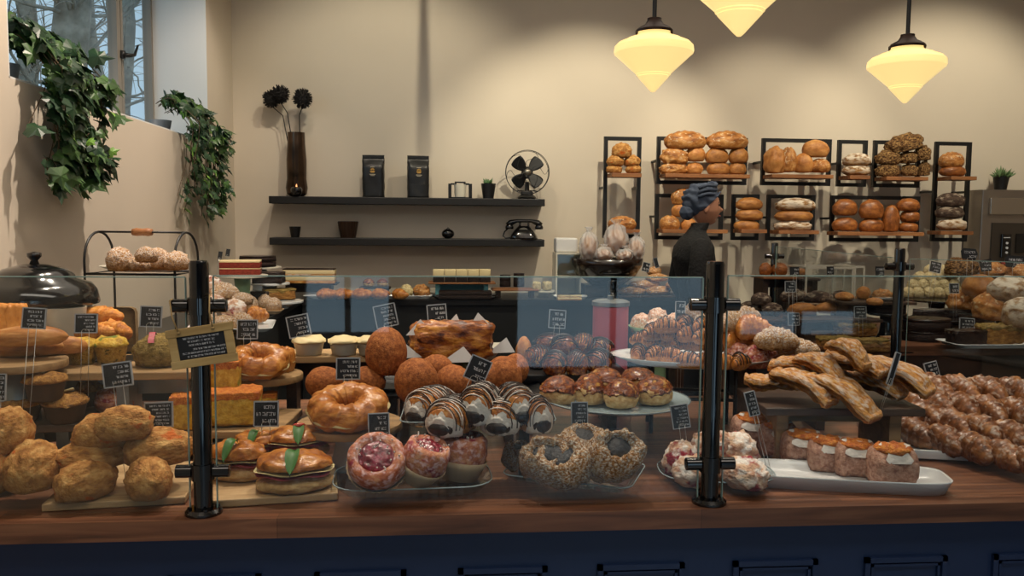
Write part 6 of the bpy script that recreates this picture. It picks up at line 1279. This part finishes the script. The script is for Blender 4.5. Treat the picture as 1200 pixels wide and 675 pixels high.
for k, (x, y, w, h, dz) in enumerate([(980, 402, 46, 18, 0), (1020, 404, 44, 18, 0), (1002, 386, 50, 18, .045), (1042, 401, 18, 14, 0)]): put('olivebar' if k < 3 else 'barcake', ['crumble bar at the thick post end of its board', 'crumble bar at the thin post end of its board', 'crumble bar stacked on the other two', 'pale bar cake beside the crumble bars'][k], 'cake', x, y, w, h, zi+dz, .6, 4*k, front=False)
zi, _ = cstand(1040, 366, 3.95, 44, 'small black stand of dark chocolate slices behind the thin post', 'blackgloss', 'blackgloss', IZ)
for k, (x, y, w, h) in enumerate([(1038, 360, 36, 9), (1040, 352, 34, 8)]): put('chocslab', ['lower flat chocolate slab on the small black stand', 'upper flat chocolate slab on the small black stand'][k], 'cake', x, y, w, h, zi+.035*k, .6, 5*k, 'flat chocolate slabs', front=False)
# beyond the thin post
tp = P(1087, 402, Y=3.92); zi, _ = stand_round(1087, 400, 3.95, 68, 'round white plate with a halved chocolate cake', 'white', 'white', .01, .05, 'cake_plate', 'plate', False, IZ)
put('choccake', 'large dark chocolate cake on the round white plate', 'cake', 1085, 387, 56, 30, zi, .8, 10, front=False)
zi, _ = tray(1160, 404, 110, .2, 'long white platter of bar cakes at the edge of the island', 'white', z=IZ+.014, base=IZ)
for x, y, w, h, kd, lb in [(1134, 395, 48, 20, 'chocbar', 'dark chocolate bar cake on the long white platter'), (1172, 391, 56, 27, 'olivebar', 'pale crumbly bar cake on the long white platter')]: put(kd, lb, 'cake', x, y, w, h, zi, .5, 5, name='bar_cake', front=False)
for k, (x, y, Y_, w) in enumerate([(1105, 372, 4.05, 70), (1098, 350, 4.42, 84)]):
    zi, _ = stand_round(x, y, Y_, w, ['lower dark tray of chocolate slices above the chocolate cake', 'dark raised tray of cream puffs'][k], 'blackgloss', 'blackgloss', .01, None, 'display_stand', 'stand', False, IZ)
    if k == 0:
        for x2, w2, lb in ((1088, 30, 'thin chocolate slice on the lower dark tray, post side'), (1118, 34, 'thin chocolate slice on the lower dark tray, loaf side')): put('chocslab', lb, 'cake', x2, 366, w2, 8, zi, .6, 8, 'thin chocolate slices', front=False)
PF = []
rnd = random.Random(3)
for r_, (n_, x0, x1, y, dz) in enumerate(((6, 1064, 1124, 342, 0), (5, 1070, 1118, 333, .035), (4, 1078, 1114, 324, .07), (2, 1090, 1104, 316, .105))):
    for k in range(n_):
        put('puffball', 'pale cream puff in the %s, %s from the thin post' % (['bottom row of the heap', 'second row of the heap', 'third row of the heap', 'top of the heap'][r_], ords[k]), 'cream puff', x0+(x1-x0)*k/(n_-1), y, 15, 13, zi+dz, .9, k*40, 'heaped cream puffs', front=False)
zc_ = 1.05; _c = P(1165, 366, Z=zc_); t = thing('wooden_crate', 'dark wooden crate carrying the heap of big country loaves', 'crate', (_c.x+.04, min(4.6, _c.y+.02), IZ)); bm = new(); hh = zc_-IZ
for s in (-1, 1):
    for q in range(2): box(bm, (0, s*.2, hh*(.27+.5*q)), (.66, .014, hh*.42)); box(bm, (s*.326, 0, hh*(.27+.5*q)), (.014, .386, hh*.42))
box(bm, (0, 0, hh-.006), (.636, .386, .01)); obj('crate_boards', bm, K['darkwood'], t)
BL = [(1128, 352, 52, 30, 0, 'rustic', 'big rustic loaf at the front of the crate beside the cream puffs'), (1162, 358, 56, 34, 0, 'rustic', 'big rustic loaf low in the middle of the crate'), (1198, 366, 46, 36, 0, 'floury', 'pale floured round loaf cut by the picture edge'), (1148, 334, 54, 26, .10, 'brownloaf', 'brown country loaf in the middle of the heap'), (1184, 338, 56, 30, .10, 'floury', 'floured country loaf in the middle of the heap, at the picture edge'),
      (1127, 312, 54, 22, .17, 'seededloaf', 'seeded country loaf high on the heap beneath the black signs'), (1164, 316, 40, 20, .17, 'rustic', 'rustic loaf high on the heap between two black signs'), (1196, 318, 36, 20, .17, 'rustic', 'rustic loaf high on the heap at the picture edge')]
for x, y, w, h, dz, kd, lb in BL: put(kd, lb, 'bread', x, y, w, h, zc_+dz, .7, x, 'country loaves on the crate', front=False)
OC = [(-1, .5), (-.7, 1), (.75, .95), (1, .1), (.7, -1), (-.85, -.8)]
for x, y, w, h, rt, Y_, lb, ln, bd, shp in [(1136, 298, 21, 14, 3, 4.4, 'black scalloped sign above the cream puffs, highest of the black signs', 2, None, OC), (1155, 311, 15, 15, -3, 4.3, 'black square sign between the two scalloped ones', 3, None, [(-1, .8), (1, 1), (.9, -.9), (-.8, -1)]), (1190, 307, 27, 15, 2, 4.3, 'widest black scalloped sign, in front of the steel proofer', 2, None, OC), (1195, 334, 19, 15, 4, 4.1, 'black sign low on the loaf heap at the picture edge', 2, None, OC),
      (1096, 313, 15, 14, 12, 4.2, 'white bordered price card stuck on top of the cream puffs', 3, 'cream', None), (1118, 338, 12, 12, 0, 4.05, 'small dark price card in the cream puffs', 2, 'silver', None), (1133, 380, 19, 15, 4, 3.85, 'silver bordered price card behind the dark bar cake', 3, 'silver', None), (1174, 378, 17, 15, 0, 3.85, 'blue-grey price card behind the pale bar cake', 3, 'silver', None),
      (931, 318, 12, 11, 0, 4.2, 'small black price card beside the distant post', 2, None, None), (926, 336, 13, 13, 0, 4.0, 'silver bordered card below the distant post', 3, 'silver', None), (973, 317, 9, 10, 0, 4.15, 'small dark card on the front of the pastry case', 2, None, None), (1031, 318, 11, 12, 0, 4.05, 'small dark card above the rustic roll', 2, None, None), (1008, 366, 15, 14, 0, 3.8, 'silver bordered price card behind the crumble bars', 3, 'silver', None), (930, 374, 14, 15, 0, 3.8, 'silver bordered card behind the almond croissants', 3, 'silver', None)]:
    card(x, y, w, h, rt, Y_, lb, ln, bd, .05, 0, shp)
add_wires()
